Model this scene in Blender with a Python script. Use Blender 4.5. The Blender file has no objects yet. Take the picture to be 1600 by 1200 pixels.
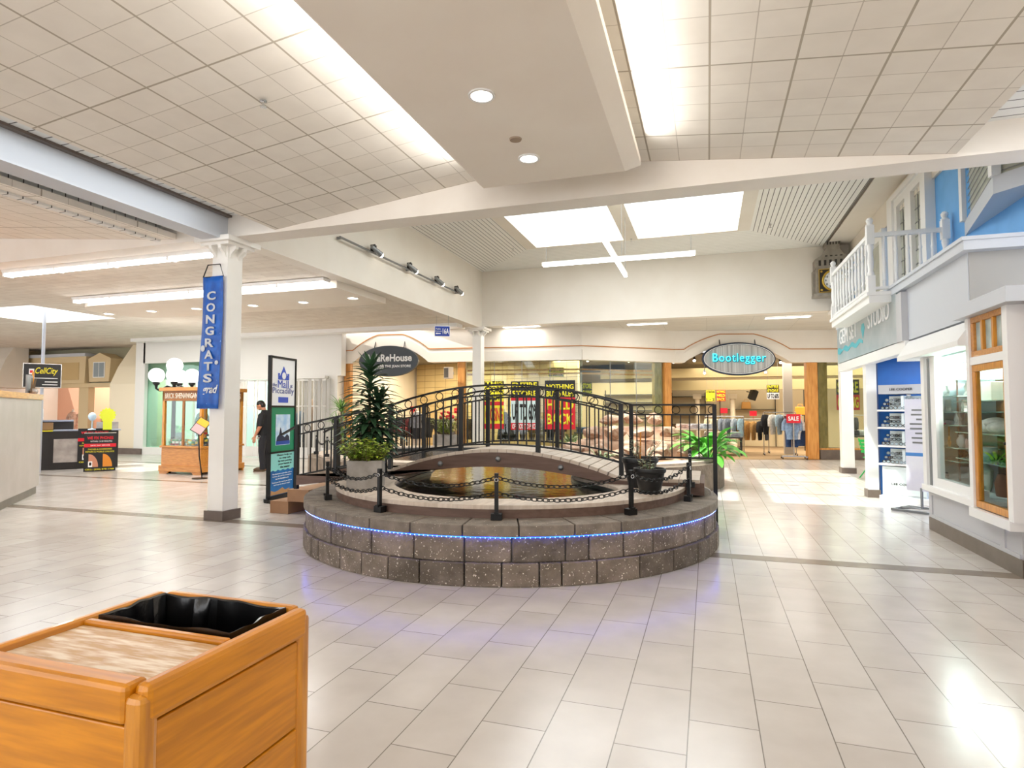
import bpy, bmesh, math, random
from mathutils import Vector, Matrix, Euler
R = math.radians
S = bpy.context.scene
COL = S.collection
random.seed(7)
# ---------------------------------------------------------------- camera
cam = bpy.data.objects.new('camera', bpy.data.cameras.new('camera'))
COL.objects.link(cam)
cam.location = (0, 0, 1.5)
cam.rotation_euler = (R(92.556), 0, R(17.997))
cam.data.sensor_width = 36
cam.data.lens = 36 * 941 / 1600
cam.data.clip_start = .05
S.camera = cam
S.view_settings.view_transform = 'Standard'
S.view_settings.look = 'None'
S.view_settings.gamma = 1
S.view_settings.exposure = 1.0
S.cycles.max_bounces = 7
S.cycles.transparent_max_bounces = 14
S.cycles.caustics_reflective = False
S.cycles.caustics_refractive = False
S.cycles.sample_clamp_indirect = 6
# ---------------------------------------------------------------- sky, sun, daylight through the skylights
W = bpy.data.worlds.new('sky'); S.world = W; W.use_nodes = True
wb = W.node_tree.nodes['Background']
wb.inputs[0].default_value = (.97, .98, 1, 1); wb.inputs[1].default_value = 1.55
def light(name, kind, loc, energy, color=(1, 1, 1), rot=(0, 0, 0), size=None, sy=None, spot=None, rad=.05):
    d = bpy.data.lights.new(name, kind); d.energy = energy; d.color = color
    if kind == 'AREA':
        d.shape = 'RECTANGLE'; d.size = size; d.size_y = sy or size
    if kind == 'SPOT':
        d.spot_size = R(spot); d.spot_blend = .6; d.shadow_soft_size = rad
    if kind == 'POINT': d.shadow_soft_size = rad
    if kind == 'SUN': d.angle = R(.6)
    o = bpy.data.objects.new(name, d); o.location = loc; o.rotation_euler = rot; COL.objects.link(o)
    return o
sun = light('sun', 'SUN', (-6, 6, 12), 3.6, (1, .95, .87))
sun.rotation_euler = Vector((.42, .35, -1)).to_track_quat('-Z', 'Y').to_euler()
light('skylight_daylight', 'AREA', (-3.07, 11.8, 6.15), 60, (.95, .97, 1), size=2.2, sy=6.4)
light('skylight_daylight', 'AREA', (-.43, 11.8, 6.15), 60, (.95, .97, 1), size=2.2, sy=6.4)
light('cove_daylight', 'AREA', (-5.85, 2.4, 4.16), 18, (.9, .96, 1), size=.5, sy=7.5)
light('cove_daylight', 'AREA', (2.62, 2.4, 4.16), 18, (.9, .96, 1), size=.5, sy=7.5)
light('cove_strip_left', 'AREA', (-2.42, 1.9, 4.12), 36, (1, .98, .94), rot=(0, R(97), 0), size=.12, sy=8)
light('cove_strip_right', 'AREA', (-.54, 1.9, 4.12), 36, (1, .98, .94), rot=(0, R(-97), 0), size=.12, sy=8)
light('side_skylight_daylight', 'AREA', (-16.3, 10.8, 4.35), 35, (.95, .97, 1), size=2.2, sy=2)

# ---------------------------------------------------------------- materials
def lin(c):
    return c / 12.92 if c <= .04045 else ((c + .055) / 1.055) ** 2.4
def hx(h):
    h = h.lstrip('#')
    return tuple(lin(int(h[i:i + 2], 16) / 255) for i in (0, 2, 4)) + (1,)
MATS = {}
def mat(name, col='#888888', rough=.5, metal=0, col2=None, nscale=6, stretch=(1, 1, 1), lo=.35, hi=.65, bump=0, bscale=None, emit=0, spec=.5, island=0, speck=None, coat=0):
    if name in MATS: return MATS[name]
    m = bpy.data.materials.new(name); m.use_nodes = True
    nt = m.node_tree; N = nt.nodes; L = nt.links; b = N['Principled BSDF']
    b.inputs['Roughness'].default_value = rough; b.inputs['Metallic'].default_value = metal
    b.inputs['Specular IOR Level'].default_value = spec
    b.inputs['Coat Weight'].default_value = coat
    c1 = hx(col); b.inputs['Base Color'].default_value = c1
    m.diffuse_color = c1
    if emit:
        b.inputs['Emission Color'].default_value = c1; b.inputs['Emission Strength'].default_value = emit
    out = None
    if col2 or bump or speck:
        tc = N.new('ShaderNodeTexCoord'); mp = N.new('ShaderNodeMapping'); L.new(tc.outputs['Object'], mp.inputs[0])
        mp.inputs['Scale'].default_value = stretch
    if col2:
        nz = N.new('ShaderNodeTexNoise'); nz.inputs['Scale'].default_value = nscale; nz.inputs['Detail'].default_value = 5
        L.new(mp.outputs[0], nz.inputs['Vector'])
        cr = N.new('ShaderNodeValToRGB'); cr.color_ramp.elements[0].position = lo; cr.color_ramp.elements[1].position = hi
        cr.color_ramp.elements[0].color = c1; cr.color_ramp.elements[1].color = hx(col2)
        L.new(nz.outputs['Fac'], cr.inputs[0]); out = cr.outputs[0]
    if speck:
        n2 = N.new('ShaderNodeTexNoise'); n2.inputs['Scale'].default_value = speck[1]; L.new(mp.outputs[0], n2.inputs['Vector'])
        c2 = N.new('ShaderNodeValToRGB'); c2.color_ramp.elements[0].position = speck[2]; c2.color_ramp.elements[1].position = speck[2] + .03
        L.new(n2.outputs['Fac'], c2.inputs[0])
        mx = N.new('ShaderNodeMixRGB'); L.new(c2.outputs[0], mx.inputs[0])
        if out: L.new(out, mx.inputs[1])
        else: mx.inputs[1].default_value = c1
        mx.inputs[2].default_value = hx(speck[0]); out = mx.outputs[0]
    if island:
        g = N.new('ShaderNodeNewGeometry'); hs = N.new('ShaderNodeHueSaturation')
        mr = N.new('ShaderNodeMapRange'); mr.inputs[3].default_value = 1 - island; mr.inputs[4].default_value = 1 + island
        L.new(g.outputs['Random Per Island'], mr.inputs[0]); L.new(mr.outputs[0], hs.inputs['Value'])
        if out: L.new(out, hs.inputs['Color'])
        else: hs.inputs['Color'].default_value = c1
        out = hs.outputs[0]
    if out: L.new(out, b.inputs['Base Color'])
    if bump:
        nb = N.new('ShaderNodeTexNoise'); nb.inputs['Scale'].default_value = bscale or nscale; nb.inputs['Detail'].default_value = 6
        L.new(mp.outputs[0], nb.inputs['Vector'])
        bp = N.new('ShaderNodeBump'); bp.inputs['Strength'].default_value = bump; bp.inputs['Distance'].default_value = .02
        L.new(nb.outputs['Fac'], bp.inputs['Height']); L.new(bp.outputs[0], b.inputs['Normal'])
    MATS[name] = m
    return m
def gridmat(name, col, col2, line, w, h, off, lw, rough=.7, shift=(0, 0), swap=False, plane='xy', heavy=None, spec=.5, var=.5, bump=0):
    """tiles laid out in world metres; plane picks the two axes"""
    m = bpy.data.materials.new(name); m.use_nodes = True
    nt = m.node_tree; N = nt.nodes; L = nt.links; b = N['Principled BSDF']; b.inputs['Roughness'].default_value = rough
    b.inputs['Specular IOR Level'].default_value = spec
    g = N.new('ShaderNodeNewGeometry'); sp = N.new('ShaderNodeSeparateXYZ'); L.new(g.outputs['Position'], sp.inputs[0])
    ad = []
    for k, ax in enumerate(plane):
        a = N.new('ShaderNodeMath'); a.operation = 'ADD'; L.new(sp.outputs['xyz'.index(ax)], a.inputs[0]); a.inputs[1].default_value = shift[k]; ad.append(a)
    if swap: ad.reverse()
    cb = N.new('ShaderNodeCombineXYZ'); L.new(ad[0].outputs[0], cb.inputs[0]); L.new(ad[1].outputs[0], cb.inputs[1])
    def brick(w, h, off, lw, ca, c_b, cl):
        t = N.new('ShaderNodeTexBrick'); t.offset = off; t.squash = 1
        t.inputs['Scale'].default_value = 1; t.inputs['Brick Width'].default_value = w; t.inputs['Row Height'].default_value = h
        t.inputs['Mortar Size'].default_value = lw; t.inputs['Mortar Smooth'].default_value = .1; t.inputs['Bias'].default_value = 0
        t.inputs['Color1'].default_value = ca; t.inputs['Color2'].default_value = c_b; t.inputs['Mortar'].default_value = cl
        L.new(cb.outputs[0], t.inputs['Vector']); return t
    t = brick(w, h, off, lw, hx(col), hx(col2), hx(line)); out = t.outputs[0]
    nz = N.new('ShaderNodeTexNoise'); nz.inputs['Scale'].default_value = 3.5; nz.inputs['Detail'].default_value = 8; L.new(g.outputs['Position'], nz.inputs['Vector'])
    mx = N.new('ShaderNodeMixRGB'); mx.blend_type = 'MULTIPLY'; mx.inputs[0].default_value = var
    cr = N.new('ShaderNodeValToRGB'); cr.color_ramp.elements[0].position = .3; cr.color_ramp.elements[0].color = (.74, .72, .7, 1); cr.color_ramp.elements[1].position = .7; cr.color_ramp.elements[1].color = (1, 1, 1, 1)
    L.new(nz.outputs['Fac'], cr.inputs[0]); L.new(out, mx.inputs[1]); L.new(cr.outputs[0], mx.inputs[2]); out = mx.outputs[0]
    if heavy:
        t2 = brick(heavy[0], heavy[1], 0, heavy[2], (0, 0, 0, 1), (0, 0, 0, 1), (1, 1, 1, 1))
        m2 = N.new('ShaderNodeMixRGB'); L.new(t2.outputs['Fac'], m2.inputs[0]); L.new(out, m2.inputs[1]); m2.inputs[2].default_value = hx(heavy[3]); out = m2.outputs[0]
    L.new(out, b.inputs['Base Color'])
    if bump:
        bp = N.new('ShaderNodeBump'); bp.inputs['Strength'].default_value = bump; bp.inputs['Distance'].default_value = .004; bp.invert = True
        L.new(t.outputs['Fac'], bp.inputs['Height']); L.new(bp.outputs[0], b.inputs['Normal'])
    MATS[name] = m; return m
def glassmat(name, tint='#ffffff', refl=.09, rough=.02, fres=.3):
    m = bpy.data.materials.new(name); m.use_nodes = True; nt = m.node_tree; N = nt.nodes; L = nt.links
    N.remove(N['Principled BSDF']); o = N['Material Output']
    a = N.new('ShaderNodeBsdfTransparent'); a.inputs[0].default_value = hx(tint); g = N.new('ShaderNodeBsdfGlossy'); g.inputs['Roughness'].default_value = rough
    fr = N.new('ShaderNodeFresnel'); fr.inputs[0].default_value = 1.35; ad = N.new('ShaderNodeMath'); ad.operation = 'MULTIPLY_ADD'
    L.new(fr.outputs[0], ad.inputs[0]); ad.inputs[1].default_value = fres; ad.inputs[2].default_value = refl * .5; ad.use_clamp = True
    mx = N.new('ShaderNodeMixShader'); L.new(ad.outputs[0], mx.inputs[0]); L.new(a.outputs[0], mx.inputs[1]); L.new(g.outputs[0], mx.inputs[2]); L.new(mx.outputs[0], o.inputs[0])
    MATS[name] = m; return m
gridmat('floor_tile', '#d3ccc6', '#c8c0b9', '#847c74', .636, .318, .5, .0028, rough=.2, shift=(-.21, -3.752), swap=True, var=.45, bump=.3)
gridmat('ceiling_tile', '#f0eae0', '#ebe4d9', '#c9c0b3', .305, .305, 0, .004, rough=.9, shift=(1.78, .1), heavy=(.61, 1.22, .009, '#b3a999'), var=.25, spec=.2)
gridmat('plank_tile', '#ece5da', '#e4dbcf', '#bfb4a6', .61, .2, .5, .004, rough=.9, var=.4, spec=.2)
gridmat('slats_y', '#f3f1ec', '#efede8', '#45433f', .1, 60, 0, .007, rough=.6, shift=(.02, 30), var=.1)
gridmat('slats_x', '#f0efea', '#ecebe6', '#b9b7b1', 60, .1, 0, .004, rough=.6, shift=(30, .02), var=.1)
gridmat('slats_short', '#e9e9e5', '#e4e4e0', '#4c4a46', 60, .16, 0, .007, rough=.6, shift=(30, .02), var=.1)
gridmat('carpet', '#9a8262', '#93795a', '#937a5c', 1, 1, 0, .001, rough=.95, var=.5, spec=.1)
gridmat('slatwall', '#d0b988', '#c8b07e', '#8a7550', .5, .24, 0, .008, rough=.7, plane='xz', var=.2)
gridmat('siding_tile', '#dcd6cb', '#d6d0c5', '#b9b3a8', 1.2, .6, 0, .004, rough=.8, var=.2)
white = mat('white_paint', '#f1eee8', .55, col2='#ece8e1', nscale=2)
cream = mat('cream_paint', '#e9e2d7', .6, col2='#e5ddd1', nscale=1.5)
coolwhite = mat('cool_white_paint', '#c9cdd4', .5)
drywall = mat('warm_drywall', '#f0e8dc', .75, col2='#ece2d5', nscale=1.2)
beampaint = mat('beam_paint', '#ece5dc', .7, col2='#e7dfd5', nscale=2)
taupe = mat('taupe_base', '#6d6057', .35, col2='#62554c', nscale=5)
band = mat('dark_floor_tile', '#8a7d70', .25, col2='#7c6f63', nscale=4)
orange_trim = mat('orange_trim', '#b87a3e', .45)
blackmetal = mat('black_iron', '#121110', .42, metal=.1, spec=.35)
blackplastic = mat('black_plastic', '#141414', .4)
chrome = mat('chrome', '#c9c9c9', .22, metal=1)
greymetal = mat('grey_metal', '#8d8f91', .35, metal=.7)
oak = mat('oak', '#d08f3d', .35, col2='#b8742a', nscale=3, stretch=(2, 14, 14), coat=.3)
oaky = mat('oak_upright', '#d9922a', .35, col2='#b8741c', nscale=3, stretch=(14, 14, 1.6), coat=.3)
oakx = mat('oak_golden', '#dd8f10', .34, col2='#c07808', nscale=3.2, stretch=(1.2, 16, 16), coat=.12)
wornwood = mat('worn_wood', '#c79a64', .45, col2='#f0dfc8', nscale=5, stretch=(2, 12, 8), lo=.4, hi=.62)
brownwood = mat('brown_wood', '#7c4a22', .45, col2='#6a3c19', nscale=2, stretch=(8, 8, 1.2))
deckwood = mat('deck_board', '#d7c8b9', .6, col2='#c4b3a2', nscale=4, stretch=(6, 1, 1), island=.06)
fasciawood = mat('brown_fascia', '#6f564a', .6, col2='#5f483d', nscale=3, stretch=(1, 8, 8))
stepwood = mat('brown_step', '#a17a58', .6, col2='#8e6848', nscale=3)
stone = mat('stone_block', '#655a4e', .85, col2='#83766a', nscale=5, bump=1, bscale=22, island=.22, speck=('#d8cdbf', 55, .655))
capstone = mat('cap_stone', '#6f655b', .8, col2='#857a6f', nscale=8, bump=.5, bscale=30, island=.1, speck=('#d8d0c4', 70, .7))
darkstone = mat('dark_stone', '#4a4743', .8, col2='#5c5853', nscale=6, bump=.6, bscale=20, island=.1)
rockm = mat('pink_rock', '#b08468', .85, col2='#d3b9a2', nscale=3.5, bump=1, bscale=7, island=.2)
liner = mat('pond_liner', '#35383a', .35, col2='#26292b', nscale=3, bump=.3)
concrete = mat('concrete', '#a09a94', .85, col2='#8c867f', nscale=7, bump=.3, bscale=40)
soil = mat('soil', '#2a2019', .95, bump=.8, bscale=40)
redm = mat('sign_red', '#d8152a', .45); yellow = mat('sign_yellow', '#f3e52a', .45); signblack = mat('sign_black', '#17171a', .4)
signwhite = mat('sign_white', '#f4f4f4', .45); signblue = mat('sign_blue', '#1f3f9e', .45); royal = mat('royal_blue', '#1c4aa8', .4)
teal = mat('teal_green', '#0e7a5c', .4)
bluepaint = mat('blue_paint', '#6aaeea', .55, col2='#62a5e2', nscale=3)
deepblue = mat('deep_blue_paint', '#0f63b4', .5, col2='#0d5aa6', nscale=3)
greypaint = mat('grey_paint', '#bfbfc2', .5); greydark = mat('grey_panel', '#a5a29d', .5)
plasterwhite = mat('plaster_white', '#efeeec', .4)
glass = glassmat('shop_glass', '#eef6f1'); glassg = glassmat('green_glass', '#cfe6da', .12); clear = glassmat('clear_glass', '#f6fbfa', .04, fres=.1)
water = mat('pond_water', '#100f0b', .03, col2='#1a1710', nscale=2, bump=.3, bscale=6, stretch=(1, 1.6, 1), spec=.8)
tube_on = mat('tube_on', '#ffffff', emit=9); lamp_on = mat('lamp_on', '#fff6e6', emit=7); globe_on = mat('globe_on', '#fffdf8', emit=2.6); panel_on = mat('panel_on', '#ffffff', emit=3.2)
led = mat('blue_led', '#0a35ff', emit=14)
neon = mat('neon_aqua', '#3fe4ee', emit=1.6)
leafdark = mat('leaf_dark', '#2c4a30', .4, col2='#3c5e3c', nscale=4, island=.3)
leafbright = mat('leaf_bright', '#55a83c', .4, col2='#7cc94f', nscale=3, island=.3)
leaflime = mat('leaf_lime', '#a8b83a', .45, col2='#7f9a30', nscale=5, island=.3)
leafsage = mat('leaf_sage', '#7d9160', .5, col2='#a5ad84', nscale=5, island=.25)
bark = mat('bark', '#6b5842', .8)
skin = mat('skin', '#c68a6a', .5, col2='#bd7f60', nscale=6); hairm = mat('dark_hair', '#1a1310', .6)
shirtm = mat('black_cloth', '#17171a', .85, bump=.2, bscale=30); pantsm = mat('charcoal_cloth', '#212126', .85, bump=.2, bscale=30); shoem = mat('brown_leather', '#5a4632', .6)

# ---------------------------------------------------------------- mesh builder
class MB:
    def __init__(s): s.v = []; s.f = []
    def add(s, vs, fs):
        n = len(s.v); s.v += [tuple(q) for q in vs]; s.f += [tuple(i + n for i in q) for q in fs]; return s
    def hexa(s, p): return s.add(p, [(0, 3, 2, 1), (4, 5, 6, 7), (0, 1, 5, 4), (1, 2, 6, 5), (2, 3, 7, 6), (3, 0, 4, 7)])
    def box(s, x0, x1, y0, y1, z0, z1): return s.hexa([(x0, y0, z0), (x1, y0, z0), (x1, y1, z0), (x0, y1, z0), (x0, y0, z1), (x1, y0, z1), (x1, y1, z1), (x0, y1, z1)])
    def ob(s, c, d, rot=(0, 0, 0)):
        m = Euler(rot).to_matrix(); c = Vector(c); a, b, e = d[0] / 2, d[1] / 2, d[2] / 2
        return s.hexa([c + m @ Vector(q) for q in ((-a, -b, -e), (a, -b, -e), (a, b, -e), (-a, b, -e), (-a, -b, e), (a, -b, e), (a, b, e), (-a, b, e))])
    def tube(s, pts, r, n=8, closed=False):
        P = [Vector(p) for p in pts]; k = len(P); rr = r if isinstance(r, (list, tuple)) else [r] * k
        vs = []; up = None
        for i in range(k):
            if closed: t = P[(i + 1) % k] - P[i - 1]
            else: t = P[min(i + 1, k - 1)] - P[max(i - 1, 0)]
            t.normalize()
            if up is None: up = Vector((0, 0, 1)) if abs(t.z) < .9 else Vector((1, 0, 0))
            a = t.cross(up)
            if a.length < 1e-4: a = t.cross(Vector((0, 1, 0)))
            a.normalize(); b = a.cross(t).normalized(); up = b
            vs += [P[i] + (a * math.cos(q) + b * math.sin(q)) * rr[i] for q in (2 * math.pi * j / n for j in range(n))]
        fs = [(i * n + j, i * n + (j + 1) % n, (i + 1) % k * n + (j + 1) % n, (i + 1) % k * n + j) for i in range(k if closed else k - 1) for j in range(n)]
        if not closed: fs += [tuple(range(n))[::-1], tuple((k - 1) * n + j for j in range(n))]
        return s.add(vs, fs)
    def bar(s, p, q, w, h=None):
        """square bar between two points"""
        p = Vector(p); q = Vector(q); h = h or w; t = (q - p).normalized(); u = Vector((0, 0, 1)) if abs(t.z) < .95 else Vector((0, 1, 0))
        a = t.cross(u).normalized() * w / 2; b = a.cross(t).normalized() * h / 2
        return s.hexa([p - a - b, p + a - b, p + a + b, p - a + b, q - a - b, q + a - b, q + a + b, q - a + b])
    def lathe(s, prof, n=20, c=(0, 0, 0), cap=True):
        vs = [(c[0] + r * math.cos(2 * math.pi * j / n), c[1] + r * math.sin(2 * math.pi * j / n), c[2] + z) for r, z in prof for j in range(n)]
        k = len(prof); fs = [(i * n + j, i * n + (j + 1) % n, (i + 1) * n + (j + 1) % n, (i + 1) * n + j) for i in range(k - 1) for j in range(n)]
        if cap: fs += [tuple(range(n))[::-1], tuple((k - 1) * n + j for j in range(n))]
        return s.add(vs, fs)
    def prism(s, poly, z0, z1):
        n = len(poly)
        return s.add([(x, y, z0) for x, y in poly] + [(x, y, z1) for x, y in poly], [tuple(range(n))[::-1], tuple(range(n, 2 * n))] + [(i, (i + 1) % n, n + (i + 1) % n, n + i) for i in range(n)])
    def prismy(s, poly, y0, y1):
        n = len(poly)
        return s.add([(x, y0, z) for x, z in poly] + [(x, y1, z) for x, z in poly], [tuple(range(n)), tuple(range(n, 2 * n))[::-1]] + [(i, n + i, n + (i + 1) % n, (i + 1) % n) for i in range(n)])
    def prismx(s, poly, x0, x1):
        n = len(poly)
        return s.add([(x0, y, z) for y, z in poly] + [(x1, y, z) for y, z in poly], [tuple(range(n)), tuple(range(n, 2 * n))[::-1]] + [(i, n + i, n + (i + 1) % n, (i + 1) % n) for i in range(n)])
    def ring(s, a, b, z0, z1, closed=True):
        """band between two outlines of equal count (outer a, inner b); heights may be lists"""
        n = len(a); h0 = z0 if isinstance(z0, list) else [z0] * n; h1 = z1 if isinstance(z1, list) else [z1] * n
        vs = [(x, y, h0[i]) for i, (x, y) in enumerate(a)] + [(x, y, h1[i]) for i, (x, y) in enumerate(a)] + [(x, y, h1[i]) for i, (x, y) in enumerate(b)] + [(x, y, h0[i]) for i, (x, y) in enumerate(b)]
        fs = []
        for i in range(n if closed else n - 1):
            j = (i + 1) % n
            for k in range(4): fs.append((k * n + i, k * n + j, (k + 1) % 4 * n + j, (k + 1) % 4 * n + i))
        if not closed: fs += [(0, n, 2 * n, 3 * n), (n - 1, 4 * n - 1, 3 * n - 1, 2 * n - 1)]
        return s.add(vs, fs)
    def ell(s, c, rx, ry, rz, n=16, k=10):
        return s.add([(c[0] + rx * math.sin(math.pi * i / k) * math.cos(2 * math.pi * j / n), c[1] + ry * math.sin(math.pi * i / k) * math.sin(2 * math.pi * j / n), c[2] - rz * math.cos(math.pi * i / k)) for i in range(k + 1) for j in range(n)],
                     [(i * n + j, i * n + (j + 1) % n, (i + 1) * n + (j + 1) % n, (i + 1) * n + j) for i in range(k) for j in range(n)])
    def grid(s, rows, thick=None):
        m = len(rows); n = len(rows[0])
        return s.add([p for r in rows for p in r], [(i * n + j, i * n + j + 1, (i + 1) * n + j + 1, (i + 1) * n + j) for i in range(m - 1) for j in range(n - 1)])
    def leaf(s, base, d, length, width, droop=.5, seg=5, fold=.15):
        """blade along direction d, bending down"""
        d = Vector(d).normalized(); side = d.cross(Vector((0, 0, 1)))
        if side.length < .05: side = Vector((1, 0, 0))
        side.normalize(); p = Vector(base); rows = []
        for i in range(seg + 1):
            t = i / seg; w = width * math.sin(math.pi * (t * .9 + .08)) ** .8 / 2
            n = side.cross(d).normalized()
            rows.append([p - side * w + n * w * fold, p - n * w * fold * .0, p + side * w + n * w * fold])
            d = (d + Vector((0, 0, -droop / seg))).normalized(); p = p + d * (length / seg)
        return s.grid(rows)
    def mesh(s, name, mtl, smooth=False, merge=False):
        me = bpy.data.meshes.new(name); bm = bmesh.new(); vv = [bm.verts.new(q) for q in s.v]
        for q in s.f:
            try: bm.faces.new([vv[i] for i in q])
            except ValueError: pass
        if merge: bmesh.ops.remove_doubles(bm, verts=bm.verts, dist=1e-5)
        bmesh.ops.recalc_face_normals(bm, faces=bm.faces); bm.to_mesh(me); bm.free()
        me.materials.append(MATS[mtl] if isinstance(mtl, str) else mtl)
        if smooth:
            for q in me.polygons: q.use_smooth = True
            me.set_sharp_from_angle(angle=R(38))
        return me
def ob(name, mb, mtl, parent=None, smooth=False, bev=0, loc=None, rot=None, merge=False, solid=0, label=None):
    o = bpy.data.objects.new(name, mb if isinstance(mb, bpy.types.Mesh) else mb.mesh(name, mtl, smooth, merge)); COL.objects.link(o)
    if parent: o.parent = parent
    if loc: o.location = loc
    if rot: o.rotation_euler = rot
    if solid:
        m = o.modifiers.new('solid', 'SOLIDIFY'); m.thickness = solid; m.offset = 0
    if bev:
        m = o.modifiers.new('bevel', 'BEVEL'); m.width = bev; m.segments = 2; m.limit_method = 'ANGLE'; m.angle_limit = R(40)
    if label: o['label'] = label
    return o
def tag(o, label, cat, group=None, kind=None):
    o['label'] = label; o['category'] = cat
    if group: o['group'] = group
    if kind: o['kind'] = kind
    return o
def thing(name, label, cat, loc=(0, 0, 0), rz=0, group=None):
    o = bpy.data.objects.new(name, None); COL.objects.link(o); o.empty_display_size = .1
    o.location = loc; o.rotation_euler = (0, 0, rz); return tag(o, label, cat, group)
def struct(name, mb, mtl, **k):
    o = ob(name, mb, mtl, **k)
    if not k.get('parent'): o['kind'] = 'structure'
    return o
def kids(o): return [c for c in bpy.data.objects if c.parent == o]
def dup(src, loc, rz=None, label=None, group=None, scale=None):
    r = src.copy(); COL.objects.link(r); r.location = loc
    if rz is not None: r.rotation_euler = (0, 0, rz)
    if scale: r.scale = scale
    if label: r['label'] = label
    if group: r['group'] = group
    for c in list(src.children):
        k = c.copy(); COL.objects.link(k); k.parent = r
        for g in list(c.children):
            d = g.copy(); COL.objects.link(d); d.parent = k
    return r
def textmesh(body, w=None, h=.1, depth=.004, bold=0, shear=0, space=1):
    """lettering mesh in the XZ plane facing -Y, centred on its origin"""
    cu = bpy.data.curves.new('text', 'FONT'); cu.body = body; cu.size = 1; cu.extrude = 0; cu.offset = bold; cu.shear = shear; cu.space_character = space; cu.resolution_u = 3
    cu.space_line = .85; cu.align_x = 'CENTER'
    t = bpy.data.objects.new('text', cu); COL.objects.link(t); dg = bpy.context.evaluated_depsgraph_get(); dg.update()
    me = bpy.data.meshes.new_from_object(t.evaluated_get(dg)); bpy.data.objects.remove(t); bpy.data.curves.remove(cu)
    xs = [v.co.x for v in me.vertices]; ys = [v.co.y for v in me.vertices]
    cx, cy = (min(xs) + max(xs)) / 2, (min(ys) + max(ys)) / 2; sy = h / max(1e-6, max(ys) - min(ys)); sx = w / max(1e-6, max(xs) - min(xs)) if w else sy
    for v in me.vertices: v.co = ((v.co.x - cx) * sx, 0, (v.co.y - cy) * sy)
    bm = bmesh.new(); bm.from_mesh(me)
    ex = bmesh.ops.extrude_face_region(bm, geom=bm.faces[:])
    for e in ex['geom']:
        if isinstance(e, bmesh.types.BMVert): e.co.y -= depth
    bmesh.ops.recalc_face_normals(bm, faces=bm.faces); bm.to_mesh(me); bm.free(); me.materials.clear(); return me
def text(body, mtl, parent, loc, w=None, h=.1, bold=0, name='lettering', shear=0, rot=None, depth=.004, space=1):
    me = textmesh(body, w, h, depth, bold, shear, space); me.materials.append(mtl if not isinstance(mtl, str) else MATS[mtl])
    return ob(name, me, None, parent, loc=loc, rot=rot)
def circ(cx, cy, r, n=48, a0=0, a1=360, ry=None):
    full = abs(a1 - a0) >= 360; k = n if full else n + 1
    return [(cx + r * math.cos(R(a0 + (a1 - a0) * i / n)), cy + (ry or r) * math.sin(R(a0 + (a1 - a0) * i / n))) for i in range(k)]
# ================================================================ the setting
struct('floor', MB().box(-30, 8, -8, 30, -.1, 0), 'floor_tile')
struct('trim_1', MB().box(-16, 2.66, 6.58, 6.79, 0, .002), band)
struct('trim_2', MB().box(-20, -6.6, 10.0, 10.16, 0, .002), band)
struct('trim_3', MB().box(-30, -11, 13.4, 13.55, 0, .002), band)
# near bay: shallow gable of ceiling tile, slatted strips along both sides
struct('ceiling', MB().prismy([(-5.5, 3.93), (-1.75, 4.35), (2.27, 3.93), (2.27, 4.0), (-1.75, 4.43), (-5.5, 4.0)], -8, 6.62), 'ceiling_tile')
struct('ceiling', MB().box(-6.29, -5.4, -8, 6.62, 4.2, 4.26).box(2.15, 3.3, -8, 6.62, 4.2, 4.26), 'slats_short')
struct('trim_4', MB().box(-6.3, -6.22, -8, 6.62, 4.17, 4.2), taupe)
# cove box with bevelled edges below the gable's ridge
b = MB(); x0, x1, y1, z0 = -2.22, -.74, 5.87, 3.85
lo = [(x0, -8), (x1, -8), (x1, y1), (x0, y1)]; hi = [(x0 - .13, -8), (x1 + .13, -8), (x1 + .13, y1 + .22), (x0 - .13, y1 + .22)]
b.hexa([(x, y, z0) for x, y in lo] + [(x, y, z0 + .13) for x, y in hi]).box(x0 - .13, x1 + .13, -8, y1 + .22, z0 + .13, z0 + .2).box(x0 + .2, x1 - .2, -8, y1 - .2, z0 + .2, 4.3)
struct('ceiling', b, drywall)
# beams of the timber-clad grid
struct('beam_front', MB().box(-26, 4.2, 6.62, 6.96, 3.9, 4.6), beampaint)
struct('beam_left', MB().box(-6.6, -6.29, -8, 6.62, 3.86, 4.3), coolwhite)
# left bay in front of the beam
struct('ceiling', MB().prismy([(-7.2, 3.95), (-11.5, 4.35), (-16, 3.95), (-26, 3.95), (-26, 4.05), (-11.5, 4.43), (-7.2, 4.03)], -8, 6.62), 'ceiling_tile')
struct('ceiling', MB().box(-7.6, -6.6, -8, 6.62, 4.2, 4.26).box(-7.6, -7.5, -8, 6.62, 3.95, 4.2).box(-5.5, -5.42, -8, 6.62, 3.98, 4.2).box(2.17, 2.25, -8, 6.62, 3.98, 4.2), 'slats_short')  # upright boxes added to keep sun from leaking in over the tiles
struct('wall_front_upper', MB().box(-6.56, 3.6, 6.8, 6.96, 4.58, 5.8), cream)  # added above the beam to block stray sun from the atrium
# left hall ceiling behind the beam
b = MB()
for r in ((-30, -17.6, 6.96, 18.6), (-17.6, -14.9, 6.96, 9.75), (-17.6, -14.9, 11.85, 17.2), (-14.9, -6.5, 6.96, 16.4)): b.box(r[0], r[1], r[2], r[3], 3.95, 4.03)
struct('ceiling', b, 'plank_tile')
b = MB(); b.box(-17.7, -17.6, 9.65, 11.95, 4.03, 4.4).box(-14.9, -14.8, 9.65, 11.95, 4.03, 4.4).box(-17.7, -14.8, 9.65, 9.75, 4.03, 4.4).box(-17.7, -14.8, 11.85, 11.95, 4.03, 4.4)
struct('trim_5', b, plasterwhite)
poly = [(-6.56, 9.6), (-6.56, 11.4)] + [(-12.7 - .9 * math.sin(R(a)), 10.5 + .9 * math.cos(R(a))) for a in range(0, 181, 15)]
struct('ceiling', MB().prism(poly, 3.8, 3.945), drywall)
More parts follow.
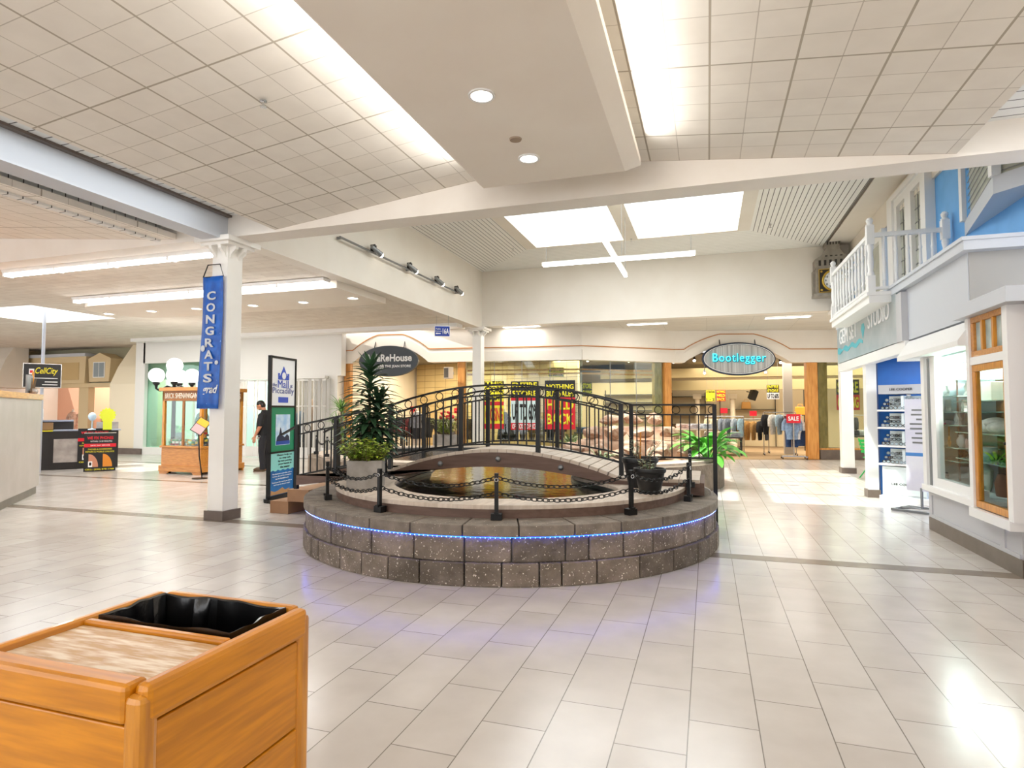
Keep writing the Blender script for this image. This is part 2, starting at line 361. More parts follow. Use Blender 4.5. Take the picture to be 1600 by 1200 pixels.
struct('trim_6', MB().box(-18.6, -6.6, 15.35, 15.75, 3.84, 3.95), plasterwhite)
# atrium walls
struct('wall_left', MB().box(-6.56, -6.29, 6.96, 16.5, 3.93, 5.75), cream)
struct('wall_back', MB().box(-6.56, 6.5, 16.5, 16.8, 3.98, 5.75), cream)
struct('wall_right', MB().box(3.4, 3.6, 6.96, 16.5, 3.2, 6), bluepaint)
struct('trim_7', MB().box(3.36, 3.4, 6.96, 16.5, 5.1, 5.6), cream)
# atrium ceiling: slatted hips around the skylights
o = [(-6.29, 6.96, 5.6), (2.79, 6.96, 5.6), (2.79, 16.5, 5.6), (-6.29, 16.5, 5.6)]; i_ = [(-4.5, 8.2, 5.76), (1.0, 8.2, 5.76), (1.0, 15.1, 5.76), (-4.5, 15.1, 5.76)]
for n, m in ((0, 'slats_x'), (1, 'slats_y'), (2, 'slats_x'), (3, 'slats_y')):
    a, c, d, e = o[n], o[(n + 1) % 4], i_[(n + 1) % 4], i_[n]
    struct('ceiling', MB().hexa([a, c, d, e] + [(p[0], p[1], p[2] + .06) for p in (a, c, d, e)]), m)
struct('ceiling', MB().box(2.79, 2.86, 6.96, 16.5, 5.62, 5.7), taupe)
struct('ceiling', MB().box(2.86, 3.6, 6.96, 16.5, 5.6, 5.7), cream)
b = MB()
for r in ((-4.5, -4.2, 8.2, 15.1), (.72, 1.0, 8.2, 15.1), (-4.2, .72, 8.2, 8.6), (-4.2, .72, 15.0, 15.1), (-1.94, -1.59, 8.6, 15.0)): b.box(r[0], r[1], r[2], r[3], 5.76, 6.2)
struct('trim_8', b, cream)
for k, (xa, xb) in enumerate(((-4.2, -1.94), (-1.59, .72))):
    w = struct('window_%d' % (k + 1), MB().box(xa - .1, xb + .1, 8.5, 15.05, 6.22, 6.24), clear)
    f = MB()
    for yy in (9.9, 11.9, 13.4): f.box(xa, xb, yy - .03, yy + .03, 6.17, 6.25)
    struct('window_frame', f, white, parent=w)
w = struct('window_3', MB().box(-17.7, -14.8, 9.65, 11.95, 4.42, 4.44), clear)
# low ceiling behind the atrium
struct('ceiling', MB().box(-14, 7, 16.8, 24, 4.0, 4.06), 'siding_tile')
# columns
def column(x, y, zt, cap_=True):
    b = MB().box(x - .13, x + .13, y - .14, y + .14, .12, zt - .1)
    c = struct('column', b, white)
    struct('column_base', MB().box(x - .16, x + .16, y - .17, y + .17, 0, .135), taupe, parent=c)
    k = MB().box(x - .3, x + .3, y - .31, y + .31, zt - .1, zt - .03).box(x - .24, x + .24, y - .25, y + .25, zt - .14, zt - .1)
    for sx, sy in ((0, -1), (1, 0), (0, 1), (-1, 0)):
        for q in (-.08, .08):
            px, py = x + sx * .13 + sy * q, y + sy * .14 + sx * q
            if sx: k.prismy([(px, zt - .14), (px + sx * .11, zt - .14), (px + sx * .1, zt - .18), (px + sx * .03, zt - .24), (px, zt - .3)], py - .025, py + .025)
            else: k.prismx([(py, zt - .14), (py + sy * .11, zt - .14), (py + sy * .1, zt - .18), (py + sy * .03, zt - .24), (py, zt - .3)], px - .025, px + .025)
    struct('column_capital', k, white, parent=c)
    return c
column(-6.44, 6.79, 3.93); column(-6.44, 16.6, 3.98); column(3.2, 16.45, 4.0)
# ---------------- shop fronts at the back (three straight runs with rippled fascia)
def fascia(name, a, bpt, top, bumps, zs=3.0, zt=3.4, d=.35):
    """fascia with arched rises; bumps = (u centre, half width, rise)"""
    A = Vector((a[0], a[1], 0)); B = Vector((bpt[0], bpt[1], 0)); Ln = (B - A).length; rz = math.atan2(B.y - A.y, B.x - A.x)
    us = [Ln * i / 120 for i in range(121)]
    def rise(u):
        h = 0
        for c, w, r in bumps:
            t = abs(u - c) / w
            if t < 1: h = max(h, r * min(1, 1.12 * math.cos(t * math.pi / 2) ** .85))
        return h
    low = [(u, zs + rise(u)) for u in us]; tr = [(u, zt + rise(u) * .95) for u in us]
    f = struct(name, MB().prismy(low + [(Ln, top), (0, top)], -.0, d), cream, loc=A, rot=(0, 0, rz))
    struct('trim_line', MB().prismy(tr + [(u, z + .028) for u, z in tr[::-1]], -.02, .005), orange_trim, parent=f)
    struct('trim_lower', MB().prismy(low + [(u, z - .0 + .3) for u, z in [(u, zs + rise(u) * .98) for u in us][::-1]], -.035, .0), cream, parent=f)
    return f, A, rz
WA, WB, WC, WD, WE = (-11.0, 16.5), (-3.5, 17.4), (-.95, 19.4), (3.7, 20.7), (7.4, 21.7)
def at(a, b, u, v=0, z=0):
    d = Vector((b[0] - a[0], b[1] - a[1], 0)).normalized(); return Vector((a[0], a[1], z)) + d * u + Vector((-d.y, d.x, 0)) * v
def ang(a, b): return math.atan2(b[1] - a[1], b[0] - a[0])
fascia('wall_shopfront_left', WA, WB, 4.02, [(1.59, 1.25, .5)])
fascia('wall_shopfront_middle', WB, WC, 4.02, [])
fascia('wall_shopfront_right', WC, WD, 4.02, [(1.9, 1.62, .5)])
fascia('wall_shopfront_far_right', WD, WE, 4.02, [])
# timber posts and glazing of those fronts
def post(a, b, u, w=.24, z1=3.02, d=.24, m=oaky):
    p = at(a, b, u); return struct('column', MB().box(-w / 2, w / 2, .02, d, 0, z1), m, loc=p, rot=(0, 0, ang(a, b)), bev=.03)
oakpost = mat('pine_post', '#d99a4e', .5, col2='#c07c34', nscale=2, stretch=(10, 10, 1.2))
post(WA, WB, .12, .22, m=oakpost); post(WA, WB, 3.88, .24, m=oakpost); post(WB, WC, 3.0, .26, m=oakpost)
p = post(WC, WD, 4.2, .34, m=oakpost)
osb = mat('strand_board', '#b3974f', .7, col2='#8f7836', nscale=14, stretch=(1, 1, .35), island=.1)
struct('column', MB().box(-.13, .13, .1, .3, .2, 3.0), osb, loc=at(WC, WD, 4.55), rot=(0, 0, ang(WC, WD)))
struct('column', MB().box(-.13, .13, .15, .3, .2, 3.0), osb, loc=at(WB, WC, 2.72), rot=(0, 0, ang(WB, WC)))
def glazing(n, a, b, u0, u1, z0=.3, z1=3.02, mull=()):
    w = struct('window_%d' % n, MB().box(0, u1 - u0, .1, .112, z0, z1), glass, loc=at(a, b, u0), rot=(0, 0, ang(a, b)))
    struct('window_base', MB().box(0, u1 - u0, .02, .2, 0, z0), taupe, parent=w)
    struct('window_frame', MB().box(0, u1 - u0, .06, .16, z0, z0 + .05), oakpost, parent=w)
    if mull:
        m = MB()
        for q in mull: m.box(q - .006, q + .006, .095, .117, z0, z1)
        struct('window_mullion', m, greymetal, parent=w)
    return w
glazing(4, WA, WB, 4.0, 7.55, mull=(.9, 1.75, 2.6)); glazing(5, WB, WC, 0, 2.85, mull=(1.0, 1.9)); glazing(6, WC, WD, 4.4, 8.4)
b = MB()
for a, c, u0, u1 in ((WA, WB, 4.0, 7.55), (WB, WC, 0, 2.85)):
    for z in (2.62, 2.74):
        p, q = at(a, c, u0, .3, z), at(a, c, u1, .3, z); b.bar(p, q, .03, .05)
struct('trim_9', b, oakpost)
# interior shells of the shops
struct('floor_shop', MB().prism([WC, WD, WE, (8, 21.6), (8, 28), (-11, 28), (-11, 16.6), WB], .001, .006), 'carpet')
struct('ceiling_shop', MB().prism([(-11, 16.9), (-3.7, 17.8), (-1.2, 19.8), (7.5, 22), (8, 28), (-11, 28)], 3.3, 3.36), mat('shop_ceiling_grey', '#7b7468', .8))
struct('wall_shop_back', MB().box(-11, 8, 27.6, 27.8, 0, 3.4), mat('shop_wall_tan', '#cdb993', .7))
struct('wall_shop_left', MB().box(-11.2, -11, 16.55, 27.8, 0, 4), cream)
struct('wall_shop_right', MB().box(7.6, 7.8, 21.9, 27.8, 0, 3.4), mat('shop_wall_tan', '#cdb993', .7))
struct('wall_jean_store', MB().box(0, 7.0, 0, .15, 0, 3.3), 'slatwall', loc=(-10.9, 21.4, 0), rot=(0, 0, R(-14)))
struct('wall_shop_partition', MB().box(-5.0, -1.5, 23.6, 23.75, 0, 2.6), mat('shop_wall_tan', '#cdb993', .7))
struct('beam_shop', MB().box(-4, 6.5, 23.6, 23.9, 2.75, 3.1), mat('shop_beam', '#a08d62', .7))
struct('beam_shop', MB().box(-4, 6.5, 25.8, 26.1, 2.35, 2.75), mat('shop_beam', '#a08d62', .7))
struct('column', MB().box(2.5, 2.78, 22.7, 22.98, 0, 3.3), mat('shop_column', '#a99f93', .7))
# white return wall and folding gate bay to the left of the jean store
struct('wall_gate_header', MB().box(-19.0, -10.87, 16.2, 16.45, 2.6, 4.0), mat('return_wall', '#e9e8e4', .6))
struct('wall_gate_header', MB().box(-11.32, -11.0, 16.2, 16.5, 0, 2.6), mat('return_wall', '#e9e8e4', .6))
struct('wall_gate_pier', MB().box(-15.5, -14.75, 16.2, 16.5, 0, 2.6), mat('return_wall', '#e9e8e4', .6))
struct('wall_window_side', MB().box(-19.05, -18.62, 15.95, 16.5, 0, 4.0), mat('return_wall', '#e9e8e4', .6))
struct('wall_window_header', MB().box(-18.7, -15.4, 15.95, 16.2, 3.15, 4.0), mat('return_wall', '#e9e8e4', .6))
w = struct('window_7', MB().box(-18.62, -15.5, 16.08, 16.1, .25, 3.15), glassg)
struct('window_sill', MB().box(-18.75, -15.4, 15.9, 16.3, 0, .25), mat('return_wall', '#e9e8e4', .6), parent=w)
struct('wall_window_interior', MB().box(-18.7, -11.3, 19.0, 19.2, 0, 4), mat('pale_green_wall', '#a9cfc0', .7))
struct('wall_gated_shop', MB().box(-14.9, -11.3, 18.5, 18.6, 0, 3), mat('gated_shop_dark', '#6d675c', .8))
# far-left clothing shop: mansard over two bays, dormers as things of the place
struct('wall_mansard', MB().prismx([(17.0, 2.5), (17.5, 3.95), (18.4, 3.95), (18.4, 2.5)], -27, -20.2), mat('mansard_olive', '#b5b094', .8))
struct('trim_10', MB().box(-27, -20.3, 16.85, 17.15, 2.4, 2.56), mat('dormer_beige', '#dcc69c', .6))
struct('wall_end_cheek', MB().prismx([(16.0, 0), (16.0, 2.45), (16.3, 3.1), (16.9, 4.0), (18.4, 4.0), (18.4, 0)], -20.3, -19.0), mat('cheek_cream', '#efe3c9', .6))
struct('baseboard_left', MB().box(-20.6, -18.6, 15.85, 15.99, 0, .2), taupe)
struct('wall_left_shop_back', MB().box(-28, -20.3, 19.6, 19.8, 0, 3), mat('shop_salmon', '#d8a68c', .7))
struct('column', MB().box(-23.1, -22.6, 16.95, 17.2, 0, 2.4), mat('dormer_beige', '#dcc69c', .6))
struct('wall_awning_curve', MB().prismx([(15.6, 2.4), (15.55, 2.8), (15.8, 3.5), (16.1, 4.0), (16.6, 4.0), (16.6, 2.4)], -28, -25.4), cream)
struct('wall_left_end', MB().box(-29, -28, 6.9, 20, 0, 4), cream)
# ---------------- right-hand facade
struct('wall_right_cabinet', MB().box(2.68, 3.5, 6.64, 9.0, .15, .5), greypaint)
struct('baseboard_right', MB().box(2.66, 3.5, 6.6, 9.0, 0, .16), taupe)
b = MB().box(2.665, 2.69, 6.66, 9.0, .16, .2).box(2.665, 2.69, 8.9, 9.0, .2, .44).box(2.665, 2.69, 6.95, 7.05, .2, .44).box(2.665, 2.69, 6.66, 9.0, .44, .5)
struct('trim_11', b, greypaint)
struct('trim_12', MB().box(2.6, 3.5, 7.4, 9.03, .5, .57).box(2.56, 3.5, 6.56, 7.45, .42, .51), plasterwhite)
struct('wall_right_return', MB().box(2.75, 3.4, 6.6, 6.68, .5, 2.46), brownwood)
struct('wall_right_return', MB().box(2.75, 5.0, 6.0, 6.6, 0, 2.46), brownwood)
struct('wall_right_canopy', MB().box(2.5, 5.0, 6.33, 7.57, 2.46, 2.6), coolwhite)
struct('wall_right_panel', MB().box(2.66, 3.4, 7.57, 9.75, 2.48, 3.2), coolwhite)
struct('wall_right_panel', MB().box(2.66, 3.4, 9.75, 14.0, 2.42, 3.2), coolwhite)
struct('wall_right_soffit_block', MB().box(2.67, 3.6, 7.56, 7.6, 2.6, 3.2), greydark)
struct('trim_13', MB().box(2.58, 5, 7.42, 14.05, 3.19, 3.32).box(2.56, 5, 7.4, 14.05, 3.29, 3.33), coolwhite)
struct('trim_14', MB().box(2.6, 2.75, 9.55, 14.0, 2.31, 2.47), plasterwhite)
struct('wall_shutter_housing', MB().prismy([(2.5, 2.18), (2.5, 2.24), (2.64, 2.45), (3.1, 2.45), (3.1, 2.18)], 7.42, 9.55), plasterwhite)
struct('column', MB().box(2.64, 2.8, 11.93, 12.15, .13, 2.32), plasterwhite)
struct('column_base', MB().box(2.62, 2.82, 11.91, 12.17, 0, .135), taupe)
struct('column', MB().box(2.62, 2.78, 8.9, 9.02, .5, 2.2), plasterwhite)
# jewellery shop room behind the facade
struct('wall_gem_back', MB().box(5.0, 5.1, 6.6, 12.2, 0, 3.2), deepblue)
struct('wall_gem_side', MB().box(2.85, 5.1, 12.05, 12.15, 0, 3.2), deepblue)
struct('ceiling_gem', MB().box(2.76, 5.0, 9.0, 12.05, 2.5, 2.56), mat('gem_ceiling', '#a9c4dd', .6))
struct('wall_far_right', MB().box(5.2, 5.4, 12.2, 21.2, 0, 4), cream)
struct('wall_side_right', MB().box(3.4, 3.6, -8, 6.0, 0, 4.2), cream)
struct('baseboard_side', MB().box(3.38, 3.4, -8, 6.0, 0, .15), taupe)
# upper storey: glazed doors, side window, bay
def leadlight(w, y0, y1, z0, z1, x):
    g = MB()
    n = 3
    for k in range(1, n): g.box(x - .012, x, y0 + (y1 - y0) * k / n - .006, y0 + (y1 - y0) * k / n + .006, z0, z1)
    z = z0
    k = 0
    while z < z1: g.box(x - .012, x, y0, y1, z - .006, z + .006); z += .23
    return struct('window_lead', g, greymetal, parent=w)
blind = mat('blind_grey', '#b9bbae', .4, col2='#a6a99d', nscale=5, spec=.8)
def upper_door(n, y0, y1):
    d = struct('door_%d' % n, MB().box(3.3, 3.4, y0, y0 + .14, 3.5, 5.2).box(3.3, 3.4, y1 - .14, y1, 3.5, 5.2).box(3.3, 3.4, y0, y1, 5.2, 5.35).box(3.3, 3.4, y0, y1, 3.33, 3.5), plasterwhite)
    struct('window_pane', MB().box(3.37, 3.38, y0 + .14, y1 - .14, 3.5, 5.2), blind, parent=d)
    leadlight(d, y0 + .14, y1 - .14, 3.5, 5.2, 3.37); return d
upper_door(1, 11.0, 11.75); upper_door(2, 11.8, 12.55)
struct('trim_15', MB().box(3.26, 3.4, 10.78, 11.0, 3.3, 5.35).box(3.26, 3.4, 12.55, 12.85, 3.3, 5.35).box(3.3, 3.4, 11.75, 11.8, 3.33, 5.35).box(3.26, 3.4, 10.78, 12.85, 5.35, 5.45), plasterwhite)
w = struct('window_8', MB().box(3.37, 3.38, 13.6, 15.4, 3.9, 4.9), blind)
struct('window_frame', MB().box(3.3, 3.4, 13.4, 13.6, 3.9, 4.9).box(3.3, 3.4, 15.4, 15.6, 3.9, 4.9).box(3.3, 3.4, 13.4, 15.6, 4.9, 5.1).box(3.3, 3.4, 13.4, 15.6, 3.4, 3.9), plasterwhite, parent=w)
bay = [(3.4, 9.72), (3.04, 7.9), (3.5, 7.3), (3.7, 7.3), (3.7, 9.72)]
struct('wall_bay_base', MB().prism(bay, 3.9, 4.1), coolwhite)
gp = [(3.42, 9.62), (3.08, 7.93), (3.5, 7.38)]
w = struct('window_9', MB().ring(gp, [(x + .02, y) for x, y in gp], 4.1, 5.6, closed=False), blind)
sl = MB()
for z in [4.15 + .09 * k for k in range(16)]:
    for p, q in ((gp[0], gp[1]), (gp[1], gp[2])): sl.bar((p[0] - .012, p[1], z), (q[0] - .012, q[1], z), .006, .01)
struct('window_blind', sl, greymetal, parent=w)
struct('window_frame', MB().bar((3.06, 7.9, 4.1), (3.06, 7.9, 5.6), .09).bar((3.39, 9.68, 4.1), (3.39, 9.68, 5.6), .09), plasterwhite, parent=w)
# ================================================================ foreground bin
t = thing('waste_bin', 'square golden oak waste bin with a black liner bag in the foreground', 'bin', (-1.345, 1.2, 0))
oak_y = mat('oak_cross', '#dd8f10', .34, col2='#c07808', nscale=3.2, stretch=(16, 1.2, 16), coat=.12)
for sx, sy in ((1, 0), (-1, 0), (0, 1), (0, -1)):
    b = MB()
    for z0, z1 in ((.06, .36), (.365, .63), (.635, .865)):
        if sx: b.box(min(sx * .24, sx * .262), max(sx * .24, sx * .262), -.225, .225, z0, z1)
        else: b.box(-.225, .225, min(sy * .24, sy * .262), max(sy * .24, sy * .262), z0, z1)
    ob('side_panel', b, oak_y if sx else oakx, t, bev=.004)
for sx in (-1, 1):
    for sy in (-1, 1): ob('corner_post', MB().box(min(sx * .222, sx * .27), max(sx * .222, sx * .27), min(sy * .222, sy * .27), max(sy * .222, sy * .27), 0, .93), oaky, t, bev=.014)
oak_y = mat('oak_cross', '#dd8f10', .34, col2='#c07808', nscale=3.2, stretch=(16, 1.2, 16), coat=.12)
for x in (-.272, .232): ob('side_rim', MB().box(x, x + .04, -.255, .255, .87, .95), oak_y, t, bev=.014)
for ya, yb in ((.235, .272), (-.272, -.215)): ob('end_rim', MB().box(-.232, .232, ya, yb, .87, .95), oakx, t, bev=.012)
ob('divider_rail', MB().box(-.232, .232, -.012, .012, .88, .948), oakx, t, bev=.006)
ob('tray_top', MB().box(-.228, .228, -.212, -.014, .9, .937), wornwood, t, bev=.003)
rows = []
for k, (z, s) in enumerate(((.935, 1.0), (.953, .995), (.95, .965), (.90, .95), (.8, .9), (.62, .84), (.45, .74), (.4, .3))):
    row = []
    for j in range(73):
        a = 2 * math.pi * j / 72; c, q = math.cos(a), math.sin(a); e = max(abs(c), abs(q)); wv = (.01 * (k - 1) / 6 if k > 1 else 0) * (1 + math.sin(9 * a + .4 * k)) + (.007 * math.sin(26 * a) * min(1, (k - 1) / 2) if 1.5 < a < 2.7 and k > 1 else 0) + (.012 if k > 2 else 0) * (1 + math.sin(3 * a + 1)) * (k / 7)
        row.append((c / e * .219 * s + c * wv * (-1 if k else 0), .124 + q / e * .105 * s + q * wv * (-1 if k else 0), z + (.003 * math.sin(5 * a) + .002 * math.sin(11 * a) if 0 < k < 4 else 0)))
    rows.append(row)
bag = mat('bin_bag', '#0b0b0d', .22, bump=.35, bscale=14, stretch=(1, 1, .4), spec=.7)
ob('liner_bag', MB().grid(rows), bag, t, smooth=True)
# ================================================================ koi pond (front basin)
PX, PY = -2.38, 7.28
def spline(pts, n):
    out = []; k = len(pts) - 1
    for i in range(n):
        u = i / (n - 1) * k; j = min(int(u), k - 1); q = u - j
        p = [Vector(pts[max(0, min(k, j + d))]) for d in (-1, 0, 1, 2)]
        out.append(tuple(.5 * ((2 * p[1]) + (-p[0] + p[2]) * q + (2 * p[0] - 5 * p[1] + 4 * p[2] - p[3]) * q * q + (-p[0] + 3 * p[1] - 3 * p[2] + p[3]) * q ** 3)))
    return out
t = thing('koi_pond', 'round stone block pond with wooden deck rim and blue light strip below the cap', 'pond', (PX, PY, 0)); t.scale = (.98, .98, 1)
A0, A1 = -201, 21
def course(r0, r1, z0, z1, lens, gap=.0025, jit=0):
    b = MB(); a = R(A0)
    while a < R(A1) - .02:
        l = random.choice(lens) / r1; e = min(a + l, R(A1)); n = 4; j = random.uniform(-jit, jit)
        oo = [((r1 + j) * math.cos(a + gap + (e - a - 2 * gap) * i / n), (r1 + j) * math.sin(a + gap + (e - a - 2 * gap) * i / n)) for i in range(n + 1)]
        ii = [(r0 * math.cos(a + gap + (e - a - 2 * gap) * i / n), r0 * math.sin(a + gap + (e - a - 2 * gap) * i / n)) for i in range(n + 1)]
        b.ring(oo, ii, z0, z1, closed=False); a = e
    return b
ob('block_course', course(2.2, 2.53, 0, .2, (.2, .33, .42, .45), jit=.006), stone, t, bev=.012)
ob('block_course', course(2.2, 2.5, .202, .42, (.22, .35, .42, .48), jit=.006), stone, t, bev=.012)
ob('cap_course', course(2.08, 2.525, .422, .52, (.46, .5)), capstone, t, bev=.008)
ob('joint_fill', MB().ring(circ(0, 0, 2.475, 60, A0, A1), circ(0, 0, 2.2, 60, A0, A1), .01, .41, closed=False), darkstone, t)
b = MB().tube([(2.507 * math.cos(R(a)), 2.507 * math.sin(R(a)), .4175) for a in range(A0, A1 + 1, 3)], .0028, 6)
d_ = MB()
for k in range(222):
    a = R(A0 + k); d_.ob((2.512 * math.cos(a), 2.512 * math.sin(a), .414), (.005, .005, .005), (0, 0, a))
ob('light_strip', b, led, t); ob('light_dots', d_, mat('led_white', '#8fb0ff', emit=5), t)['kind'] = 'stuff'
pool = [(-4.0, 8.28), (-3.9, 7.5), (-3.75, 6.85), (-3.53, 6.32), (-3.05, 5.8), (-2.6, 5.6), (-2.2, 5.55), (-1.75, 5.65), (-1.35, 5.92), (-1.05, 6.3), (-.92, 6.66), (-1.05, 7.0), (-1.35, 7.4), (-1.65, 7.8), (-1.8, 8.28)]
inner = [(x - PX, y - PY) for x, y in spline(pool, 75)]
outer = [(2.17 * math.cos(R(A0 + (A1 - A0) * i / 74)), 2.17 * math.sin(R(A0 + (A1 - A0) * i / 74))) for i in range(75)]
b = MB()
for i in range(0, 74, 3):
    b.ring(outer[i:i + 4], inner[i:i + 4], .6, .64, closed=False)
ob('deck_rim', b, deckwood, t, bev=.004)
ob('deck_skirt', MB().ring(circ(0, 0, 2.16, 74, A0, A1), circ(0, 0, 2.12, 74, A0, A1), .52, .6, closed=False), fasciawood, t)
i2 = [(x * 1.03, y * 1.03) for x, y in inner]
ob('liner', MB().ring(i2, [(x * .985, y * .985) for x, y in inner], .3, .598, closed=False), liner, t)
ob('liner', MB().bar((-1.65, 1.0, .4), (-2.3, 2.9, .4), .05, .36), liner, t); ob('liner', MB().bar((.6, 1.0, .4), (.55, 3.1, .4), .05, .36), liner, t)
ob('water', MB().prism(i2 + [(.58, 2.9), (-2.2, 2.9)], .5, .56), water, t)
# ================================================================ footbridge
t = thing('footbridge', 'arched wooden footbridge with black iron railings across the pond', 'bridge', (-2.505, 7.7, 0))
BX = -2.505
def arch(x, e, r):
    u = (x - BX) / 1.525; return e + r * (1 - u * u) if abs(u) <= 1 else e
def dz(x): return arch(x, .72, .3) if x > -4.03 else .72 + (x + 4.03) * .15
def rt(x): return arch(x, 1.58, .25) if x > -4.03 else 1.58 + (x + 4.03) * .19
def rb(x): return arch(x, .89, .19) if x > -4.03 else .89 + (x + 4.03) * .2
b = MB(); x = -5.5
while x < -.12:
    w = .115; z = dz(x + w / 2); sl = math.atan2(dz(x + w) - dz(x), w); b.ob((x + w / 2 - BX, 0, z - .02), (w - .006, 1.1, .04), (0, -sl, 0)); x += w
ob('deck', b, mat('bridge_board', '#d7c8b9', .6, col2='#c4b3a2', nscale=4, stretch=(1, 6, 1), island=.07), t)
xs = [-5.5 + i * .1 for i in range(55)]
def side(y0, y1):
    return MB().prismy([(x - BX, dz(x) - .04) for x in xs] + [(x - BX, max(.64 if x > -4.6 else dz(x) - .35, arch(x, .6, .2))) for x in xs[::-1]], y0, y1)
ob('side_beam', side(-.56, -.5), fasciawood, t); ob('side_beam', side(.5, .56), fasciawood, t)
for x in (-3.29, -2.5, -1.7):
    ob('bolt', MB().ell((x - BX, -.565, dz(x) - .12), .035, .03, .035, 12, 8), greymetal, t, smooth=True)
for z, xa, xb in ((.36, -5.85, -5.48), (.18, -6.15, -5.83)):
    ob('step', MB().box(xa - BX, xb - BX, -.3, .55, z - .18, z), stepwood, t, bev=.006)
ob('landing_skirt', MB().prism([(-.98 - BX, -.5), (-.05 - BX, -.5), (-.05 - BX, .5), (-.1 - BX, .5), (-.1 - BX, -.44), (-.98 - BX, -.44)], .54, .68), fasciawood, t)
def railing(y, xa, xb, posts, label):
    r = bpy.data.objects.new('railing', None); COL.objects.link(r); r.parent = t; r['label'] = label
    n = max(2, int((xb - xa) / .08)); X = [xa + (xb - xa) * i / n for i in range(n + 1)]
    h = MB(); l = MB(); lo = MB()
    for a, c in zip(X, X[1:]):
        h.bar((a - BX, y, rt(a)), (c - BX, y, rt(c)), .05, .022); l.bar((a - BX, y, rt(a) - .13), (c - BX, y, rt(c) - .13), .022, .02); lo.bar((a - BX, y, rb(a)), (c - BX, y, rb(c)), .025, .022)
    ob('handrail', h, blackmetal, r); ob('upper_rail', l, blackmetal, r); ob('lower_rail', lo, blackmetal, r)
    for x, zb in posts: ob('rail_post', MB().box(x - BX - .026, x - BX + .026, y - .026, y + .026, zb, rt(x) + .005), blackmetal, r)
    x = xa + .113
    k = 0
    while x < xb - .04:
        if all(abs(x - p[0]) > .05 for p in posts): ob('baluster', MB().box(x - BX - .0075, x - BX + .0075, y - .0075, y + .0075, rb(x), rt(x) - .13), blackmetal, r)
        if k % 2 == 0: ob('scroll_ring', MB().tube([(x - BX + .056 + .05 * math.cos(q), y, rt(x + .056) - .067 + .05 * math.sin(q)) for q in [2 * math.pi * j / 18 for j in range(18)]], .006, 6, True), blackmetal, r)
        x += .113; k += 1
    return r
railing(-.5, -5.54, -.98, [(-5.54, .4), (-4.9, .55), (-4.05, .72), (-3.03, .81), (-2.0, .81), (-.98, .74)], 'front railing of the footbridge')
railing(.5, -5.54, .08, [(-5.54, .4), (-4.9, .55), (-4.05, .72), (-3.03, .95), (-2.0, .95), (-.98, .74), (.08, 0)], 'rear railing of the footbridge')
ob('handrail_end', MB().bar((-5.54 - BX, -.5, 1.29), (-5.8 - BX, -.5, 1.16), .05, .022).bar((-5.54 - BX, .5, 1.29), (-5.8 - BX, .5, 1.16), .05, .022), blackmetal, t)
# ================================================================ chain posts and chains on the cap
cp = thing('chain_post', 'short black square chain post, first from the planter along the pond rim', 'post', (-4.01, 5.74, .52), 0, 'chain posts round the pond rim')
ob('shaft', MB().box(-.018, .018, -.018, .018, 0, .42), blackmetal, cp, bev=.003)
ob('clamp_plate', MB().box(-.05, .05, -.03, .045, 0, .06).box(-.02, .02, -.04, .0, .05, .075), blackmetal, cp, bev=.003)
ob('eye', MB().tube([(.0 + .016 * math.cos(q), -.02, .36 + .016 * math.sin(q)) for q in [math.pi * j / 5 for j in range(10)]], .004, 6, True), chrome, cp)
cps = [(-4.01, 5.74), (-3.04, 5.2), (-1.82, 5.15), (-.7, 5.8), (-.21, 6.87)]
for (x, y), l in zip(cps[1:], ('second black chain post from the planter along the pond rim', 'black chain post at the middle front of the pond rim', 'black chain post in front of the small black pots on the pond rim', 'black chain post at the pond rim corner beside the landing')):
    dup(cp, (x, y, .52), math.atan2(y - PY, x - PX) + math.pi / 2, l)
cp.rotation_euler = (0, 0, math.atan2(5.74 - PY, -4.01 - PX) + math.pi / 2)
dup(cp, (-4.02, 7.02, .64), 0, 'black chain post on the deck behind the leafy planter next to the bridge')
dup(cp, (-.2, 7.12, .64), 0, 'black chain post at the landing edge right of the pots')
def chain(p, q, sag, label, n=None):
    p = Vector(p); q = Vector(q); n = n or max(8, int((q - p).length / .052)); b = MB(); mid = (p + q) / 2
    pts = [p.lerp(q, (i + .5) / n) - Vector((0, 0, sag * 4 * ((i + .5) / n) * (1 - (i + .5) / n))) for i in range(n)]
    for i, c in enumerate(pts):
        d = (pts[min(i + 1, n - 1)] - pts[max(i - 1, 0)]).normalized(); u = d.cross(Vector((0, 0, 1))).normalized(); w = u.cross(d)
        e = (u if i % 2 else w) * .6 + (w if i % 2 else u) * (.6 if i % 2 else -.6)
        e.normalize()
        b.tube([c - mid + d * .036 * math.cos(a) + e * .02 * math.sin(a) for a in [2 * math.pi * j / 10 for j in range(10)]], .0052, 5, True)
    return tag(ob('chain', b, blackmetal, smooth=True, loc=mid), label, 'chain', 'chains strung between the pond posts')
span = ['from the first to the second post by the planter', 'from the second to the middle front post', 'from the middle front post to the post by the pots', 'from the post by the pots to the corner post']
for k in range(4):
    for z, s, nm in ((.9, .1, 'upper'), (.76, .085, 'lower')):
        chain((*cps[k], z), (*cps[k + 1], z), s, nm + ' black chain ' + span[k])
chain((-4.01, 5.74, .87), (-4.02, 7.02, .98), .14, 'upper black chain running back behind the planter')
chain((-4.01, 5.74, .76), (-4.02, 7.02, .82), .08, 'lower black chain running back behind the planter')
chain((-.21, 6.87, .9), (-.2, 7.12, 1.0), .3, 'short slack black chain hanging at the landing corner post', 14)
